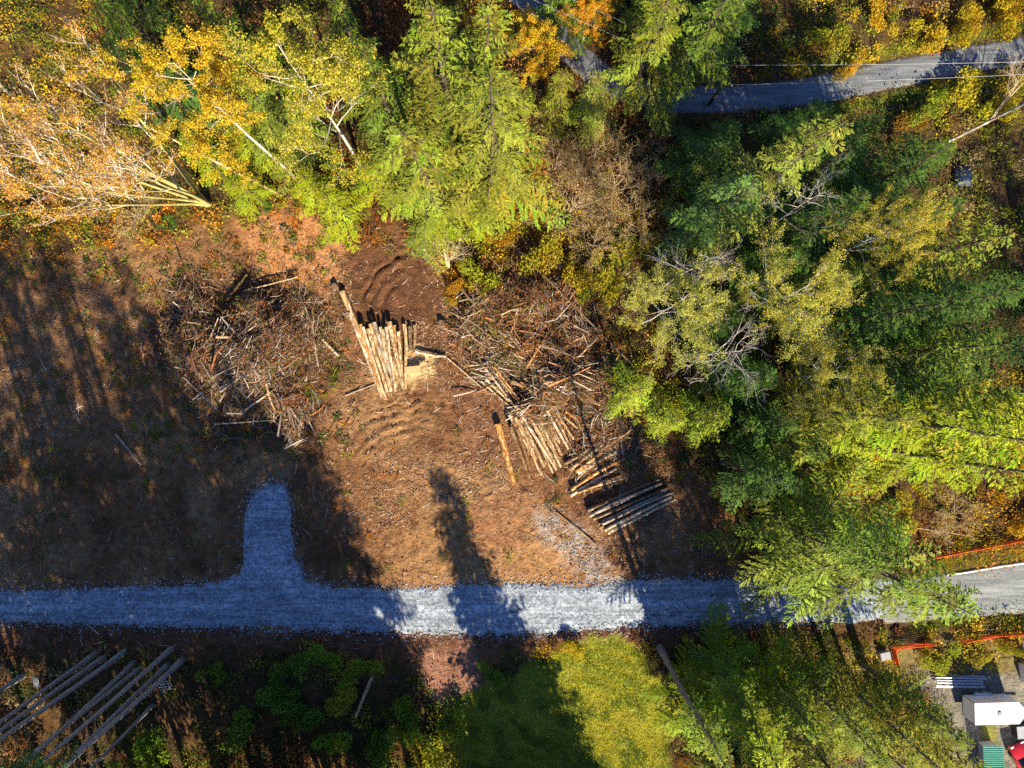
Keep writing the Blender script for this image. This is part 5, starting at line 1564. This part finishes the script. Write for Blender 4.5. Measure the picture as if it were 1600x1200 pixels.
for sgn in (-1, 1):
    link('mirror', mesh_np('mirror', *box_arr(.55, .7, sgn * .95 - .1, sgn * .95 + .1, .95, 1.08)[:2], mat=M_red), root)
    link('headlight', mesh_np('headlight', *box_arr(2.02, 2.14, sgn * .55 - .16, sgn * .55 + .16, .62, .74)[:2], mat=M_white), root)

# ------------------------------------------------------------------ shed with green ribbed roof
gx_, gy_ = P(1540, 1186)
root = empty('garden_shed', (gx_, gy_, 0.0), R_(3))
tag(root, 'small shed with a green ribbed metal roof at the bottom edge', 'shed')
link('wall', mesh_np('wall', *box_arr(-.7, .65, -2.4, 1.75, 0, 1.25)[:2], mat=M_grey), root)
u = np.linspace(-2.6, 1.95, 92)
zt = 1.33 + .035 * np.sign(np.sin(u * 2 * math.pi / .20))
V = np.concatenate([np.stack([np.full(92, xx), u, zt + (0.0 if xx < 0 else .18)], 1) for xx in (-1.05, .8)])
i = np.arange(91)
link('roof', mesh_np('roof', V, np.stack([i, i + 92, i + 93, i + 1], 1), mat=M_teal), root)
link('door', mesh_np('door', *box_arr(.65 + .002, .70, -.9, .0, .05, 1.2)[:2], mat=M_grey), root)

# ------------------------------------------------------------------ yard clutter
def pipes(px, py, n, L, label):
    x, y = P(px, py)
    root = empty('pipe_stack', (x, y, .0), R_(-1))
    tag(root, label, 'pipes')
    for k in range(n):
        yy = (k - n / 2) * .14 + rng.normal(0, .015); zz = .28 + .1 * (k % 2)
        v = tubes([[-L / 2 + rng.normal(0, .15), yy, zz]], [[L / 2 + rng.normal(0, .15), yy, zz]], [.05], [.05], [[1, 1, 1]], 8)
        link('pipe', mesh_np('pipe', *v[:2], mat=M_metal), root)
    for xx in (-L * .3, L * .3):
        link('bearer', mesh_np('bearer', *box_arr(xx - .06, xx + .06, -n * .08, n * .08, 0, .225)[:2], mat=M_plank), root)


pipes(1497, 1062, 9, 4.6, 'rack of grey metal pipes behind the white trailer')


def drum(px, py, rad, h, mat, label, name='drum'):
    x, y = P(px, py)
    prof = [(rad, 0), (rad * 1.04, h * .33), (rad, h * .36), (rad * 1.04, h * .66), (rad, h * .7), (rad, h), (rad * .9, h), (rad * .88, h * .4), (.01, h * .4)]
    ns = 20; a = np.arange(ns) / ns * 2 * math.pi
    v = np.concatenate([np.stack([np.cos(a) * r_, np.sin(a) * r_, np.full(ns, z)], 1) for r_, z in prof])
    i = np.arange(len(prof) * ns).reshape(-1, ns); j = np.roll(i, -1, 1)
    o = link(name, mesh_np(name, v, np.stack([i[:-1], j[:-1], j[1:], i[1:]], -1).reshape(-1, 4), mat=mat, smooth=True))
    o.location = (x, y, gz(px, py))
    tag(o, label, name)


drum(1437, 1092, .5, .7, M_rust, 'rusty orange drum between the sparse firs and the trailer')


def crate(px, py, sx_, sy_, sz, mat, label, name, cat, rz=.2):
    x, y = P(px, py)
    root = empty(name, (x, y, gz(px, py)), rz)
    tag(root, label, cat)
    link('base', mesh_np('base', *box_arr(-sx_, sx_, -sy_, sy_, 0, sz)[:2], mat=mat), root)
    link('lid', mesh_np('lid', *box_arr(-sx_ * 1.06, sx_ * 1.06, -sy_ * 1.06, sy_ * 1.06, sz + .003, sz + .08)[:2], mat=M_grey), root)


crate(1379, 1022, .45, .35, .6, M_metal, 'small grey box beside the fence corner', 'storage_box', 'box')
crate(1592, 1138, .7, .55, .9, M_dark, 'dark covered cart above the red car', 'utility_cart', 'cart', .1)
crate(1600, 1048, .5, .9, 1.0, M_white, 'white box at the right edge above the trailer', 'storage_box', 'box', .15)


# metal racks among the bare trunks
def rack(px, py, w, l, label, rz):
    x, y = P(px, py)
    root = empty('metal_rack', (x, y, .35), rz)
    root.rotation_euler = (.5, 0, rz)
    tag(root, label, 'rack')
    for k in range(5):
        xx = -w / 2 + w * k / 4
        v = tubes([[xx, -l / 2, 0]], [[xx, l / 2, 0]], [.03], [.03], [[1, 1, 1]], 6)
        link('bar', mesh_np('bar', *v[:2], mat=M_metal), root)
    for k in range(6):
        yy = -l / 2 + l * (k + .5) / 6
        v = tubes([[-w / 2, yy, .05]], [[w / 2, yy, .05]], [.025], [.025], [[1, 1, 1]], 6)
        link('rung', mesh_np('rung', *v[:2], mat=M_metal), root)


rack(262, 1072, 1.3, 2.2, 'pale metal rack behind the rightmost bare trunk', .1)
rack(60, 1063, .5, 1.6, 'narrow pale metal ladder among the bare trunks', -.15)

# blue tarp
u = np.linspace(-1, 1, 12)
A_, B_ = np.meshgrid(u, u, indexing='ij')
zz = .5 * (1 - np.maximum(np.abs(A_), np.abs(B_)) ** 3) + .1 * fbm(A_ * 3, B_ * 3, 1.0, 3)
i = np.arange(144).reshape(12, 12)
o = link('tarp', mesh_np('tarp', np.stack([A_ * .9, B_ * 1.0, zz], -1).reshape(-1, 3), np.stack([i[:-1, :-1], i[1:, :-1], i[1:, 1:], i[:-1, 1:]], -1).reshape(-1, 4), mat=M_blue, smooth=True))
x, y = P(1504, 276); o.location = (x, y, gz(1504, 276) + .25)
tag(o, 'dark blue tarp over a small heap below the grey snag', 'tarp')
